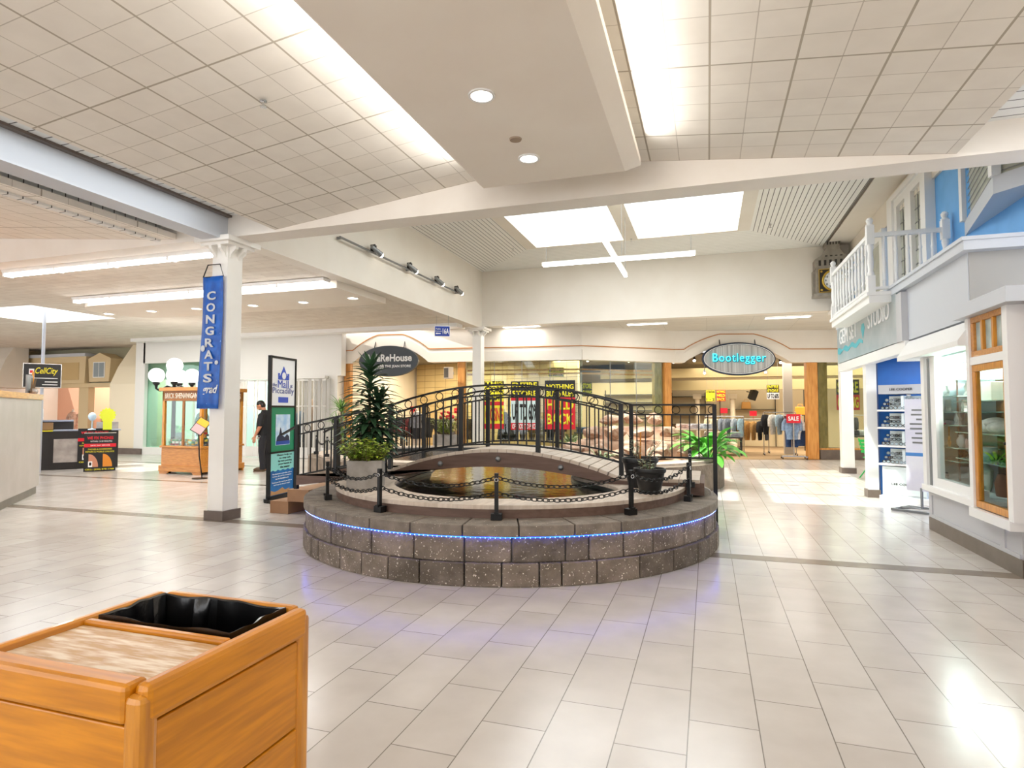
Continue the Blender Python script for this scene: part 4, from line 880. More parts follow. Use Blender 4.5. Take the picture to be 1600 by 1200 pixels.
def phone_ad(nm, label, loc, rz, w, h, easel):
    s = thing(nm, label, 'sign', loc, rz)
    p = ob('panel', MB().box(-w / 2, w / 2, -.012, .012, .0, h), signblack, s)
    text('WE FIX PHONES', redm, s, (0, -.013, h * .88), w * .82, h * .08, bold=.03); text('WITHIN 15-20 MINUTES', signwhite, s, (.02, -.013, h * .79), w * .68, h * .04)
    ob('red_band', MB().box(-w / 2, w / 2, -.016, -.012, h * .64, h * .73), redm, s); text('SAME DAY SERVICE', signwhite, s, (0, -.018, h * .685), w * .6, h * .035)
    text('PHONES & ACCESSORIES', yellow, s, (0, -.013, h * .585), w * .74, h * .04); text('REPAIRS & MOBILE UNLOCK', yellow, s, (0, -.013, h * .52), w * .9, h * .04)
    for k, (x, c) in enumerate(((-.2, 'c98b6e'), (.24, 'dd8a2a'))):
        ob('picture', MB().prismy([(w * x - w * .15, h * .12)] + [(w * x - w * .15 + w * .3 * math.sin(q), h * .12 + h * .34 * math.cos(q)) for q in [math.pi / 2 * j / 8 for j in range(9)]], -.016, -.012), mat('pic_' + c, '#' + c, .4), s)
    ob('picture_phone', MB().box(-w * .36, -w * .23, -.02, -.016, h * .12, h * .27), signwhite, s)
    ob('picture_screen', MB().box(-w * .33, -w * .26, -.022, -.02, h * .16, h * .24), signblack, s)
    text('CELL: (250) 878-1768', yellow, s, (0, -.013, h * .05), w * .9, h * .05, bold=.02)
    if easel: ob('rear_leg', MB().box(-w / 2, w / 2, .02, .04, .0, h)  .bar((-w / 2 + .02, .01, h - .02), (-w / 2 + .02, .3, 0), .02), blackplastic, s); ob('top_edge', MB().box(-w / 2, w / 2, -.014, .04, h, h + .02), chrome, s)
    return s
phone_ad('sandwich_board', 'black WE FIX PHONES sandwich board standing alone on the floor', (-14.42, 11.16, 0), ang((-14.62, 10.91), (-14.22, 11.43)), .66, .94, True)
phone_ad('advert_panel', 'black WE FIX PHONES panel fixed to the dark counter', Vector((-15.95, 10.95, .12)) + Vector((math.cos(PK), math.sin(PK), 0)) * .98 + Vector((math.sin(PK), -math.cos(PK), 0)) * .04, PK, .72, .92, False)
t = thing('pole_sign', 'small black phone shop sign with yellow script on a ceiling pole', 'sign', (-15.5, 10.46, 0), ang((-15.68, 10.2), (-15.3, 10.76)))
ob('pole', MB().tube([(0, .03, 0), (0, .03, 3.95)], .035, 12), mat('pole_grey', '#b8bdc9', .4, metal=.3), t)
p = ob('panel', MB().box(-.36, .36, -.06, .0, 2.08, 2.64), signblack, t)
ob('panel_edge', MB().box(-.375, -.36, -.065, .005, 2.07, 2.65).box(.36, .375, -.065, .005, 2.07, 2.65).box(-.375, .375, -.065, .005, 2.64, 2.655).box(-.375, .375, -.065, .005, 2.065, 2.08), chrome, t)
text('CellCity', yellow, p, (.08, -.061, 2.46), .44, .2, bold=.01, shear=.35); ob('logo_phone', MB().box(-.26, -.16, -.066, -.06, 2.38, 2.52), signwhite, p); ob('logo_screen', MB().box(-.24, -.18, -.07, -.066, 2.42, 2.48), redm, p)
ob('rule', MB().box(-.3, .3, -.063, -.06, 2.29, 2.305).box(.05, .3, -.063, -.06, 2.2, 2.22).box(.0, .3, -.063, -.06, 2.13, 2.15), signwhite, p)
st = MB(); 
t = thing('starburst_sign', 'fluorescent yellow starburst card standing on the phone counter', 'sign', (-14.95, 11.75, 1.01), R(40))
ob('card', MB().prismy([((.16 if k % 2 else .2) * math.cos(2 * math.pi * k / 28), .38 + (.16 if k % 2 else .2) * math.sin(2 * math.pi * k / 28)) for k in range(28)], -.004, .004), mat('neon_yellow', '#e8f23a', .5), t); ob('stem', MB().box(-.1, .1, -.003, .003, 0, .25), mat('neon_yellow', '#e8f23a', .5), t)
t = thing('desk_fan', 'pale blue round desk fan on the phone counter', 'fan', (-15.3, 11.6, 1.01), R(30))
ob('base', MB().lathe([(.09, 0), (.08, .02), (.015, .03), (.012, .25)], 16), mat('fan_blue', '#b9cfe4', .4), t); ob('cage', MB().ell((0, 0, .34), .1, .05, .11, 16, 8), mat('fan_blue', '#b9cfe4', .4), t, smooth=True)
t = thing('printer', 'white printer on the far end of the phone counter', 'printer', (-16.35, 10.85, 1.26), PK)
ob('body', MB().box(-.2, .2, -.12, .15, 0, .3), plasterwhite, t, bev=.03); ob('tray', MB().box(-.15, .2, -.22, -.12, .02, .05), signblue, t)
# ================================================================ tall grey counter at the near left
t = thing('tall_counter', 'tall plain grey counter with an oak top edge at the left', 'counter', (-11.7, 7.9, 0), R(-45))

ob('body', MB().box(0, 5.0, 0, -1.3, .14, 1.7), mat('counter_laminate', '#b3aca6', .45, col2='#a9a29b', nscale=2), t)
ob('plinth', MB().box(.05, 5, -1.28, -.03, 0, .14), taupe, t)
ob('top_edge', MB().box(-.02, 5.02, -1.32, .02, 1.7, 1.8), oak, t, bev=.008)
ob('glass_screen', MB().box(.5, 5, -.7, -.69, 1.8, 2.1), clear, t)

t = thing('counter_display', 'small grey backed display with dry twigs on the tall grey counter', 'display', (-11.7, 7.75, 1.8), R(-45))
ob('post', MB().box(-.03, .0, -.03, 0, 0, .42), oaky, t); ob('back_board', MB().box(.02, .42, -.03, -.01, .0, .34), mat('board_slate', '#8b8e90', .5, col2='#777b7e', nscale=5), t)
b = MB()
for k in range(9): b.tube([(.12 + .03 * k, .03, 0), (.1 + .035 * k, .04, .14), (.08 + .04 * k + random.uniform(-.04, .04), .05, .28)], .004, 5)
ob('twigs', b, bark, t); ob('vase', MB().lathe([(.05, 0), (.07, .05), (.05, .1)], 14, (.24, .05, 0)), concrete, t)
# ================================================================ ceiling fixtures
def downlight(label, loc, r=.11, e=30, grp='downlights', on=True):
    t = thing('downlight', label, 'ceiling light', loc, 0, grp)
    ob('trim_ring', MB().ring(circ(0, 0, r, 28), circ(0, 0, r * .8, 28), -.012, .004), plasterwhite, t)
    ob('lens', MB().prism(circ(0, 0, r * .8, 28), -.004, .004), lamp_on, t)
    l = light('downlight_lamp', 'SPOT', Vector(loc) - Vector((0, 0, .03)), e, (1, .96, .91), spot=130, rad=.08)
    return t
downlight('round downlight nearest the end of the cove box', (-1.55, 5.28, 3.85), .1, 12)
downlight('round downlight further back along the cove box', (-1.57, 4.1, 3.85), .1, 12)
t = tag(ob('smoke_detector', MB().lathe([(.05, -.012), (.055, 0), (.05, .0)], 20), mat('detector_brown', '#a08c78', .5), loc=(-1.55, 4.87, 3.85)), 'small brown round plate between the two cove downlights', 'detector')
for k, (x, y) in enumerate(((-13.45, 10.52), (-12.17, 10.56), (-10.9, 10.6), (-9.4, 10.66), (-8.11, 10.67), (-6.85, 10.59))):
    downlight(('leftmost downlight of the row in the lowered white ceiling', 'second downlight from the left in the lowered ceiling', 'third downlight from the left, just left of the blue banner', 'downlight just right of the near column in the lowered ceiling', 'second downlight right of the near column', 'rightmost downlight of the row, by the atrium wall')[k], (x, y, 3.8), .12, 22, 'downlights over the left hall')
def sprinkler(label, loc):
    t = thing('sprinkler', label, 'sprinkler', loc, 0, 'ceiling sprinklers'); ob('stem', MB().lathe([(.03, 0), (.03, -.008), (.01, -.01), (.01, -.05), (.028, -.053), (.028, -.058)], 12), chrome, t)
sprinkler('chrome sprinkler in the tiled slope left of the cove box', (-3.55, 4.1, 4.13)); sprinkler('sprinkler on the left slats of the atrium', (-4.75, 14.7, 5.7)); sprinkler('sprinkler on the right slats of the atrium', (1.4, 14.6, 5.7)); sprinkler('sprinkler below the skylight divider', (-1.75, 14.95, 5.76))
def tubes(label, x0, x1, y, z, n, e):
    t = thing('fluorescent_strip', label, 'ceiling light', ((x0 + x1) / 2, y, z), 0, 'fluorescent strips over the left hall'); c = (x0 + x1) / 2
    ob('housing', MB().prismx([(-.12, .1), (.12, .1), (.09, .04), (-.09, .04)], x0 - c, x1 - c), plasterwhite, t)
    L_ = (x1 - x0) / n
    for k in range(n):
        for dy in (-.05, .05): ob('tube', MB().tube([(x0 - c + k * L_ + .04, dy, .02), (x0 - c + (k + 1) * L_ - .04, dy, .02)], .018, 8), tube_on, t)
        ob('tube_holder', MB().box(x0 - c + k * L_ - .02, x0 - c + k * L_ + .02, -.08, .08, -.01, .05), plasterwhite, t)
    light('tube_light', 'AREA', ((x0 + x1) / 2, y, z - .03), e, (1, .99, .95), size=x1 - x0, sy=.12)
tubes('long fluorescent strip directly behind the front beam', -11.6, -6.7, 7.2, 3.84, 4, 40)
tubes('second fluorescent strip along the lowered ceiling edge', -13.0, -6.65, 9.42, 3.84, 6, 40)
light('left_hall_far_light', 'AREA', (-15, 14, 3.8), 42, (1, .99, .95), size=6, sy=.2)  # this and the next are bare area lamps, no tube fixtures built
light('left_hall_far_light', 'AREA', (-21, 12, 3.8), 42, (1, .99, .95), size=5, sy=.2)
def troffer(label, x, y, z=3.985, rz=0, e=7, w=1.1):
    t = thing('troffer_light', label, 'ceiling light', (x, y, z), rz, 'flat panel lights behind the atrium')
    ob('frame', MB().ring([(-w / 2 - .03, -.16), (w / 2 + .03, -.16), (w / 2 + .03, .16), (-w / 2 - .03, .16)], [(-w / 2, -.13), (w / 2, -.13), (w / 2, .13), (-w / 2, .13)], -.01, .01), plasterwhite, t)
    ob('diffuser', MB().box(-w / 2, w / 2, -.13, .13, -.004, .008), panel_on, t)
    light('troffer_lamp', 'AREA', (x, y, z - .02), e, (1, .96, .88), size=w, sy=.25)
troffer('flat panel light behind the atrium, near the far white column', -5.2, 16.98 - .05); troffer('flat panel light behind the atrium, left of the bootleg sign', -1.62, 17.5); troffer('flat panel light behind the atrium, near the clock', 2.05, 17.4)
t = thing('air_vent', 'grey slotted air vent in the left hall ceiling near the skylight', 'vent', (-15.6, 8.75, 3.945), 0)
ob('frame', MB().ring([(-.35, -.14), (.35, -.14), (.35, .14), (-.35, .14)], [(-.32, -.11), (.32, -.11), (.32, .11), (-.32, .11)], -.02, .004), greymetal, t)
for k in range(5): ob('slat', MB().ob((0, -.09 + .045 * k, -.006), (.64, .03, .004), (.5, 0, 0)), greymetal, t)
# crossed linear pendant
t = thing('cross_pendant', 'crossed white linear pendant light hung under the skylights', 'pendant light', (-1.68, 11.8, 4.5), 0)
for nm, a in (('bar', 0), ('bar', 90)):
    b = MB().box(-1.5, 1.5, -.04, .04, -.05, .03) if not a else MB().box(-.04, .04, -1.5, 1.5, -.05, .03)
    ob('bar', b, white, t); b = MB().box(-1.48, 1.48, -.03, .03, -.056, -.05) if not a else MB().box(-.03, .03, -1.48, 1.48, -.056, -.05)
    ob('diffuser', b, panel_on, t)
for x, y in ((-1.42, 0), (1.42, 0), (0, -1.42), (0, 1.42), (.1, .1)): ob('suspension_wire', MB().tube([(x, y, .03), (x, y, 1.3)], .004, 5), greymetal, t)
light('pendant_lamp', 'AREA', (-1.68, 11.8, 4.4), 12, (1, 1, 1), size=2.8, sy=2.8)
# track light on the left atrium wall
t = thing('track_light', 'wall track with four spotlights on the left atrium wall', 'spotlight', (-6.2, 11.8, 4.6))
ob('rail', MB().tube([(0, -2.65, 0), (0, 2.75, 0)], .022, 8), greymetal, t)
for y in (-2.6, 0, 2.7): ob('rail_bracket', MB().box(-.09, 0, y - .02, y + .02, -.02, .02), greymetal, t)
for y in (-1.55, -.05, 1.35, 2.55):
    ob('spot_arm', MB().tube([(0, y, 0), (.04, y + .02, .16)], .014, 6).ob((.02, y, .08), (.08, .1, .12)), blackmetal, t)
    ob('spot_head', MB().tube([(.05, y - .12, .08), (.08, y + .05, .02), (.1, y + .14, -.02)], [.035, .05, .06], 12), greymetal, t, smooth=True); ob('spot_lens', MB().ell((.105, y + .155, -.025), .05, .02, .05, 12, 6), lamp_on, t)
# hanging direction sign
t = thing('direction_sign', 'small blue and white hanging sign reading Public Washrooms 16A', 'sign', (-6.42, 14.0, 3.53), ang((-6.25, 13.17), (-5.91, 13.33)))
p = ob('panel', MB().box(-.2, .2, -.015, .015, -.14, .14), signwhite, t); ob('blue_face', MB().box(-.185, .185, -.018, -.015, -.125, .125), signblue, p)
text('16A', signwhite, p, (.09, -.019, 0), .16, .15, bold=.02); text('Public', signwhite, p, (-.1, -.019, .06), .12, .045); text('Washrooms', signwhite, p, (-.095, -.019, .0), .16, .035)
ob('arrow', MB().prismy([(-.17, -.06), (-.13, -.035), (-.13, -.05), (-.04, -.05), (-.04, -.07), (-.13, -.07), (-.13, -.085)], -.021, -.018), signwhite, p)
for x in (-.15, .15): ob('wire', MB().tube([(x, 0, .14), (x, 0, .41)], .004, 5), greymetal, t)
# ================================================================ clock tower on the back wall
t = thing('tower_clock', 'grey and gold clock tower model mounted on the back wall', 'clock', (2.94, 16.49, 4.31), 0); t.scale = (.9, .9, .9)
cg = mat('clock_stone', '#8c857a', .6, col2='#a39b8e', nscale=6); gold = mat('clock_gold', '#c9a544', .35, metal=.6); cd = mat('clock_dark', '#2e2823', .5)
ob('case', MB().box(-.42, .42, -.42, 0, .04, .72), cg, t); ob('side_wing', MB().box(-.48, .48, -.2, 0, .02, .7), cg, t)
ob('base_ledge', MB().box(-.49, .49, -.46, 0, -.03, .04), cg, t)
ob('roof', MB().prismy([(-.45, .72), (.45, .72), (.45, .98), (.3, 1.06), (.2, 1.18), (.15, 1.3), (.18, 1.34), (.18, 1.48), (-.18, 1.48), (-.18, 1.34), (-.15, 1.3), (-.2, 1.18), (-.3, 1.06), (-.45, .98)], -.4, -.02), cg, t)
for n_, a_, st_, w_, za, zb in ((6, -.36, .13, .06, .8, .95), (4, -.2, .12, .06, 1.04, 1.07), (5, -.15, .07, .03, 1.36, 1.45)):
    for k in range(n_): ob('window_opening', MB().box(a_ + st_ * k, a_ + st_ * k + w_, -.405, -.4, za, zb), cd, t)
p = ob('dial_panel', MB().box(-.37, .37, -.435, -.42, .06, .7), cd, t)
ob('gold_frame', MB().ring([(-.37, .06), (.37, .06), (.37, .7), (-.37, .7)], [(-.35, .08), (.35, .08), (.35, .68), (-.35, .68)], -.0, .012), gold, p, rot=(R(90), 0, 0), loc=(0, -.43, 0))
ob('bezel', MB().tube([(.27 * math.cos(q), -.44, .38 + .27 * math.sin(q)) for q in [2 * math.pi * k / 40 for k in range(40)]], .03, 8, True), gold, p, smooth=True)
ob('dial', MB().prismy([(.245 * math.cos(q), .38 + .245 * math.sin(q)) for q in [2 * math.pi * k / 40 for k in range(40)]], -.442, -.435), signwhite, p)
for k in range(12): q = math.pi / 2 - (k + 1) * math.pi / 6; text(str(k + 1), signblack, p, (.2 * math.cos(q), -.443, .38 + .2 * math.sin(q)), None, .055, bold=.02, name='numeral')
ob('hand', MB().bar((0, -.447, .38), (-.07, -.447, .52), .014, .008), signblack, p); ob('hand', MB().bar((0, -.449, .38), (-.09, -.449, .375), .012, .006), signblack, p)
for sx in (-.3, .3):
    for z in (.13, .63): ob('corner_boss', MB().ell((sx, -.44, z), .03, .012, .03, 12, 6), gold, p)
# ================================================================ oval shop signs
def oval(name, label, a, b_, u, z, rx, rz_, face):
    p = at(a, b_, u, -.12, z); t = thing(name, label, 'sign', p, ang(a, b_))
    f = ob('face', MB().prismy([(rx * math.cos(q), rz_ * math.sin(q)) for q in [2 * math.pi * k / 64 for k in range(64)]], -.06, .06), face, t, smooth=True)
    for x in (-rx * .5, rx * .5): ob('hanger', MB().bar((x, 0, rz_ * .8), (x, .1, rz_ * .8 + .25), .02), blackmetal, t)
    return t, f
t, f = oval('shop_sign', 'dark grey oval WAREHOUSE shop sign under the left arch', WA, WB, 1.59, 3.04, .97, .48, mat('sign_slate', '#3c444b', .45))
text('WaReHouse', signwhite, f, (.05, -.061, .1), 1.45, .23, bold=.03); text('THE JEAN STORE', signwhite, f, (.32, -.061, -.17), .85, .1, bold=.02); text('one', signwhite, f, (-.27, -.061, -.17), .26, .14, bold=.03)
t, f = oval('shop_sign', 'oval sign with glowing aqua Bootlegger lettering under the right arch', WC, WD, 1.9, 3.1, 1.08, .47, mat('sign_silver_slats', '#c9c8c6', .45, col2='#8e8d8b', nscale=9, stretch=(6, 1, .05)))
ob('rim', MB().tube([(1.08 * math.cos(q), -.03, .47 * math.sin(q)) for q in [2 * math.pi * k / 64 for k in range(64)]], .045, 8, True), mat('sign_navy', '#22324a', .4), t, smooth=True)
ob('rim_line', MB().tube([(1.06 * math.cos(q), -.08, .455 * math.sin(q)) for q in [2 * math.pi * k / 64 for k in range(64)]], .01, 6, True), signwhite, t, smooth=True)
text('Bootlegger', mat('letter_teal', '#1b7f9e', .4), f, (.02, -.07, -.015), 1.62, .34, bold=.03, depth=.02, space=1.12); text('Bootlegger', neon, f, (0, -.1, 0), 1.6, .33, bold=-.014, depth=.02, space=1.12)
# ================================================================ sale posters
def poster(label, p, rz, w, h, bands, grp='sale posters', hang=0):
    """bands: (height share, background, text, text colour)"""
    t = thing('sale_poster', label, 'poster', p, rz, grp); z = h / 2
    for k, (s, bg, tx, tc) in enumerate(bands):
        hh = h * s; o = ob('band', MB().box(-w / 2, w / 2, -.004, .004, z - hh, z), bg, t)
        if tx: text(tx, tc, t, (0, -.005, z - hh / 2), w * .9, hh * .74, bold=.03)
        z -= hh
    if hang:
        for x in (-w * .4, w * .4): ob('string', MB().tube([(x, 0, h / 2), (x, 0, hang - p[2])], .003, 5), greymetal, t)
    return t
ra, rb2 = ang(WA, WB), ang(WB, WC)
K, Y_, R_, W_, = signblack, yellow, redm, signwhite
poster('tall black, yellow and red store closing poster, left of the three in the window', at(WA, WB, 4.9, .07, 1.68), ra, .6, 1.45, [(.09, K, 'THIS', Y_), (.17, Y_, 'STORE', K), (.17, Y_, 'IS NOW', K), (.08, R_, '', K), (.38, Y_, 'CLOSING', R_), (.11, R_, '', K)])
poster('ENTIRE STORE poster with a white UP TO 60 panel, middle of the three', at(WA, WB, 5.84, .07, 1.66), ra, .84, 1.45, [(.17, K, 'ENTIRE', Y_), (.17, K, 'STORE', Y_), (.06, R_, '', K), (.46, mat('poster_pale', '#d9efef', .4), 'UP TO 60%', K), (.14, R_, 'OFF TICKETED PRICES', W_)])
poster('NOTHING HELD BACK poster, right of the three in the window', at(WA, WB, 6.9, .07, 1.68), ra, .9, 1.45, [(.06, K, '', K), (.14, K, 'NOTHING', Y_), (.15, K, 'BUT SALES', Y_), (.29, R_, 'HELD', Y_), (.3, R_, 'BACK', Y_), (.06, R_, '', K)])
poster('small square black poster with yellow lettering beyond the window', at(WB, WC, .45, .55, 2.15), rb2, .34, .42, [(.5, K, 'STORE', Y_), (.5, K, 'CLOSING', Y_)], hang=3.3)
poster('yellow notice hung high behind the middle window', at(WA, WB, 6.65, 1.2, 2.72), ra, .5, .3, [(.5, Y_, 'ATTENTION', K), (.5, Y_, 'ALL SALES FINAL', K)], hang=3.3)
poster('yellow social notice on the back wall of the right shop', (.1, 23.0, 2.05), 0, .31, .4, [(.3, Y_, 'ATTENTION', K), (.35, Y_, '', K), (.35, Y_, '1 - 2', K)], hang=3.3)
poster('red and yellow NOTHING HELD BACK card beside the yellow notice', (.46, 23.0, 2.05), 0, .3, .4, [(.32, R_, 'NOTHING', Y_), (.34, R_, 'HELD', Y_), (.34, R_, 'BACK', Y_)], hang=3.3)
poster('ENTIRE STORE UP TO 60 card hanging above the clothes racks', (2.18, 22.9, 2.16), 0, .4, .5, [(.28, K, 'ENTIRE', Y_), (.27, K, 'STORE', Y_), (.45, W_, 'UP TO 60%', K)], hang=3.3)
poster('store closing poster cut off by the white column at the far right', at(WC, WD, 5.35, .2, 2.0), ang(WC, WD), .7, .95, [(.5, K, 'STORE', Y_), (.5, R_, 'CLOSING', Y_)])
# ================================================================ shop interiors: lights, racks, clothes, tables
light('shop_light', 'AREA', (-8.5, 18.8, 3.2), 150, (1, .86, .6), size=3.5, sy=2); light('shop_light', 'AREA', (-3.0, 20.8, 3.2), 260, (1, .9, .74), size=4, sy=3); light('shop_light', 'AREA', (2.5, 24, 3.2), 300, (1, .93, .8), size=6, sy=4); light('shop_light', 'AREA', (5.8, 23.5, 3.2), 110, (1, .9, .72), size=2, sy=2)
for k, (x, y, z) in enumerate(((-5.6, 18.3, 3.2), (-4.6, 19.2, 3.2), (-3.6, 18.9, 3.15), (-2.4, 19.6, 3.15), (-1.6, 19.9, 3.2), (-.4, 20.6, 3.2), (.4, 22.2, 3.1), (1.4, 22.6, 3.1), (2.3, 21.6, 3.15), (-.1, 23.4, 2.95), (.9, 23.5, 2.95), (2.0, 23.5, 2.95))):
    t = thing('spotlight', ('ceiling spotlight, %s from the left inside the shops' % ('first second third fourth fifth sixth seventh eighth ninth tenth eleventh twelfth'.split()[k])), 'spotlight', (x, y, z), 0, 'ceiling spotlights inside the shops')
    ob('can', MB().tube([(0, .05, .04), (0, -.06, -.05)], [.04, .055], 10), blackplastic, t); ob('stem', MB().tube([(0, .03, .03), (0, .03, 3.3 - z)], .012, 6), blackplastic, t); ob('lens', MB().ell((0, -.065, -.055), .045, .02, .045, 10, 6), lamp_on, t)
cloth = {}
def clothm(c):
    return mat('cloth_' + c, '#' + c, .9, col2='#%02x%02x%02x' % tuple(int(int(c[i:i + 2], 16) * .84) for i in (0, 2, 4)), nscale=14, bump=.2, bscale=30)
def shirt(c):
    """hanging top, 0.5 wide 0.7 long, hook at origin"""
    key = 's' + c
    if key in cloth: return cloth[key]
    rows = []
    for i in range(11):
        z = -.05 - .68 * i / 10; w = .2 + .035 * math.sin(i * .5) + (0 if i else -.1); th = .035 + .01 * math.sin(i)
        rows.append([(w * math.cos(q), th * math.sin(q) + .012 * math.sin(5 * q + i), z) for q in [2 * math.pi * j / 24 for j in range(25)]])
    m = MB().grid(rows).tube([(.17, 0, -.09), (.25, 0, -.22), (.27, .0, -.45)], [.05, .055, .045], 10).tube([(-.17, 0, -.09), (-.25, 0, -.22), (-.27, 0, -.45)], [.05, .055, .045], 10)
    cloth[key] = m.mesh('shirt', clothm(c), True); return cloth[key]
def trouser(c):
    key = 't' + c
    if key in cloth: return cloth[key]
    m = MB()
    for sx in (-1, 1): m.tube([(sx * .08, 0, -.08), (sx * .1, .01, -.4), (sx * .1, 0, -.85)], [.1, .095, .085], 12)
    m.box(-.18, .18, -.05, .05, -.18, -.05); cloth[key] = m.mesh('trousers', clothm(c), True); return cloth[key]
hang = MB().tube([(0, 0, -.06), (0, 0, 0), (.015, 0, .025), (.03, 0, .01)], .004, 5).bar((-.19, 0, -.1), (0, 0, -.05), .012).bar((.19, 0, -.1), (0, 0, -.05), .012).mesh('hanger', greymetal)
def garment(kind, c, label, loc, rz, grp):
    o = bpy.data.objects.new('shirt' if kind == 's' else 'trousers', shirt(c) if kind == 's' else trouser(c)); COL.objects.link(o); o.location = loc; o.rotation_euler = (0, 0, rz); tag(o, label, 'clothing', grp)
    h = bpy.data.objects.new('hanger', hang); COL.objects.link(h); h.parent = o
def rack(label, x, y, rz, w, h, items, desc, card=True):
    t = thing('clothes_rack', label, 'clothes rack', (x, y, 0), rz, 'chrome clothes racks')
    ob('rail', MB().tube([(-w / 2, 0, h), (w / 2, 0, h)], .014, 8), chrome, t)
    for s in (-1, 1):
        ob('upright', MB().tube([(s * w / 2, 0, .08), (s * w / 2, 0, h)], .016, 8), chrome, t); ob('foot', MB().box(s * w / 2 - .02, s * w / 2 + .02, -.25, .25, .06, .09), chrome, t)
        for q in (-.22, .22): ob('caster', MB().ell((s * w / 2, q, .03), .02, .03, .03, 10, 6), blackplastic, t)
    if card: ob('price_card', MB().box(-.12, .12, -.006, .006, h + .12, h + .3).box(-.008, .008, -.004, .004, h, h + .12), redm, t)
    n = len(items); words = 'first second third fourth fifth sixth seventh eighth'.split()
    for k, (kd, c, nm) in enumerate(items):
        u = (k - (n - 1) / 2) * w * .86 / max(1, n - 1) if n > 1 else 0
        p = Matrix.Translation((x, y, h - .022)) @ Matrix.Rotation(rz, 4, 'Z') @ Vector((u, 0, 0))
        garment(kd, c, '%s %s hanging %s on %s' % (nm, 'top' if kd == 's' else 'trousers', words[k] + ' from the left', desc), p, rz + R(68 + random.uniform(-12, 12)), 'clothes on ' + desc)
t = thing('clothes_rack', 'single-post chrome T-stand with a red price card at the right shop doorway', 'clothes rack', (2.53, 20.6, 0), 0)
ob('base', MB().box(-.36, .36, -.02, .02, .07, .11).box(-.36, -.32, -.22, .22, .07, .11).box(.32, .36, -.22, .22, .07, .11), chrome, t)
for sx in (-.34, .34):
    for sy in (-.2, .2): ob('caster', MB().ell((sx, sy, .035), .02, .035, .035, 10, 6), blackplastic, t)
ob('post', MB().tube([(0, 0, .1), (0, 0, 1.4)], .022, 10), chrome, t); ob('arm', MB().tube([(0, 0, 1.36), (0, .3, 1.36)], .015, 8).tube([(-.25, .08, 1.36), (.25, .08, 1.36)], .012, 8), chrome, t)
p = ob('price_card', MB().box(-.2, .2, -.05, -.04, 1.12, 1.4), redm, t); text('SALE', signwhite, p, (0, -.051, 1.26), .3, .14, bold=.03)
garment('s', '8ea6c4', 'pale blue denim shirt at the front of the doorway T-stand', (2.5, 20.7, 1.33), R(8), 'clothes on the doorway T-stand'); garment('s', 'e6e9ea', 'white shirt behind the denim shirt on the doorway T-stand', (2.58, 20.82, 1.33), R(-6), 'clothes on the doorway T-stand'); garment('t', '2c4570', 'dark blue jeans hanging at the back of the doorway T-stand', (2.52, 20.95, 1.2), R(0), 'clothes on the doorway T-stand')
garment('s', '2f4a78', 'navy denim shirt hanging low on the right of the doorway T-stand', (2.78, 20.92, 1.12), R(14), 'clothes on the doorway T-stand')
rack('clothes rack of grey and cream tops behind the peace lily', .55, 22.9, 0, 1.3, 1.3, [('s', 'd8cba8', 'cream'), ('s', 'cfc4a6', 'beige'), ('s', '8d97a5', 'blue grey'), ('s', '7f8791', 'grey'), ('s', 'a3aeb8', 'pale grey'), ('s', '93b0bd', 'aqua grey')], 'the rack behind the peace lily')
rack('clothes rack of tan shorts and black tops in the shop middle', 1.55, 23.3, 0, 1.0, 1.2, [('s', 'c79a58', 'tan'), ('s', 'c2914c', 'golden tan'), ('s', 'b98b4c', 'dark tan'), ('s', '1d1d20', 'black'), ('s', '24242a', 'soft black')], 'the middle rack')
rack('clothes rack of mixed white and dark tops near the doorway column', 2.3, 22.2, 0, 1.0, 1.45, [('s', '1c1c1f', 'black'), ('s', 'e3dfd6', 'white'), ('s', '9db4c4', 'light blue'), ('s', '5d2f33', 'maroon'), ('s', '2a2a30', 'charcoal')], 'the rack by the doorway column', False)
rack('clothes rack of dark jackets at the left of the jean store', -9.6, 18.6, R(-10), 1.4, 1.35, [('s', '242428', 'black'), ('s', '3a3f4a', 'slate'), ('s', '6a3038', 'wine'), ('s', '1f2430', 'navy'), ('s', 'c7853c', 'orange tan'), ('s', '2b2b2b', 'charcoal')], 'the left jean store rack')
rack('clothes rack of dark tops in the middle of the jean store', -8.1, 18.9, R(-8), 1.4, 1.3, [('s', '30343f', 'slate blue'), ('s', '1b1b1e', 'black'), ('s', '8d8f96', 'grey'), ('s', 'd6c7a0', 'cream'), ('s', '22252e', 'navy'), ('s', '4a3b33', 'brown')], 'the middle jean store rack')
rack('clothes rack behind the three window posters', -5.3, 18.9, R(5), 1.8, 1.3, [('s', '3b4350', 'slate'), ('s', '1e1e22', 'black'), ('s', '8b7a55', 'khaki'), ('s', 'd0ccc0', 'off white'), ('s', '27313f', 'navy'), ('s', '6f2e33', 'wine')], 'the rack behind the window posters')
rack('clothes rack of dark coats behind the far right window', 5.1, 23.2, R(10), 1.5, 1.35, [('s', '1d1e22', 'black'), ('s', '26282d', 'charcoal'), ('s', 'd8d8d4', 'white'), ('s', '1f2026', 'dark navy'), ('s', '34363b', 'grey')], 'the far right window rack', False)
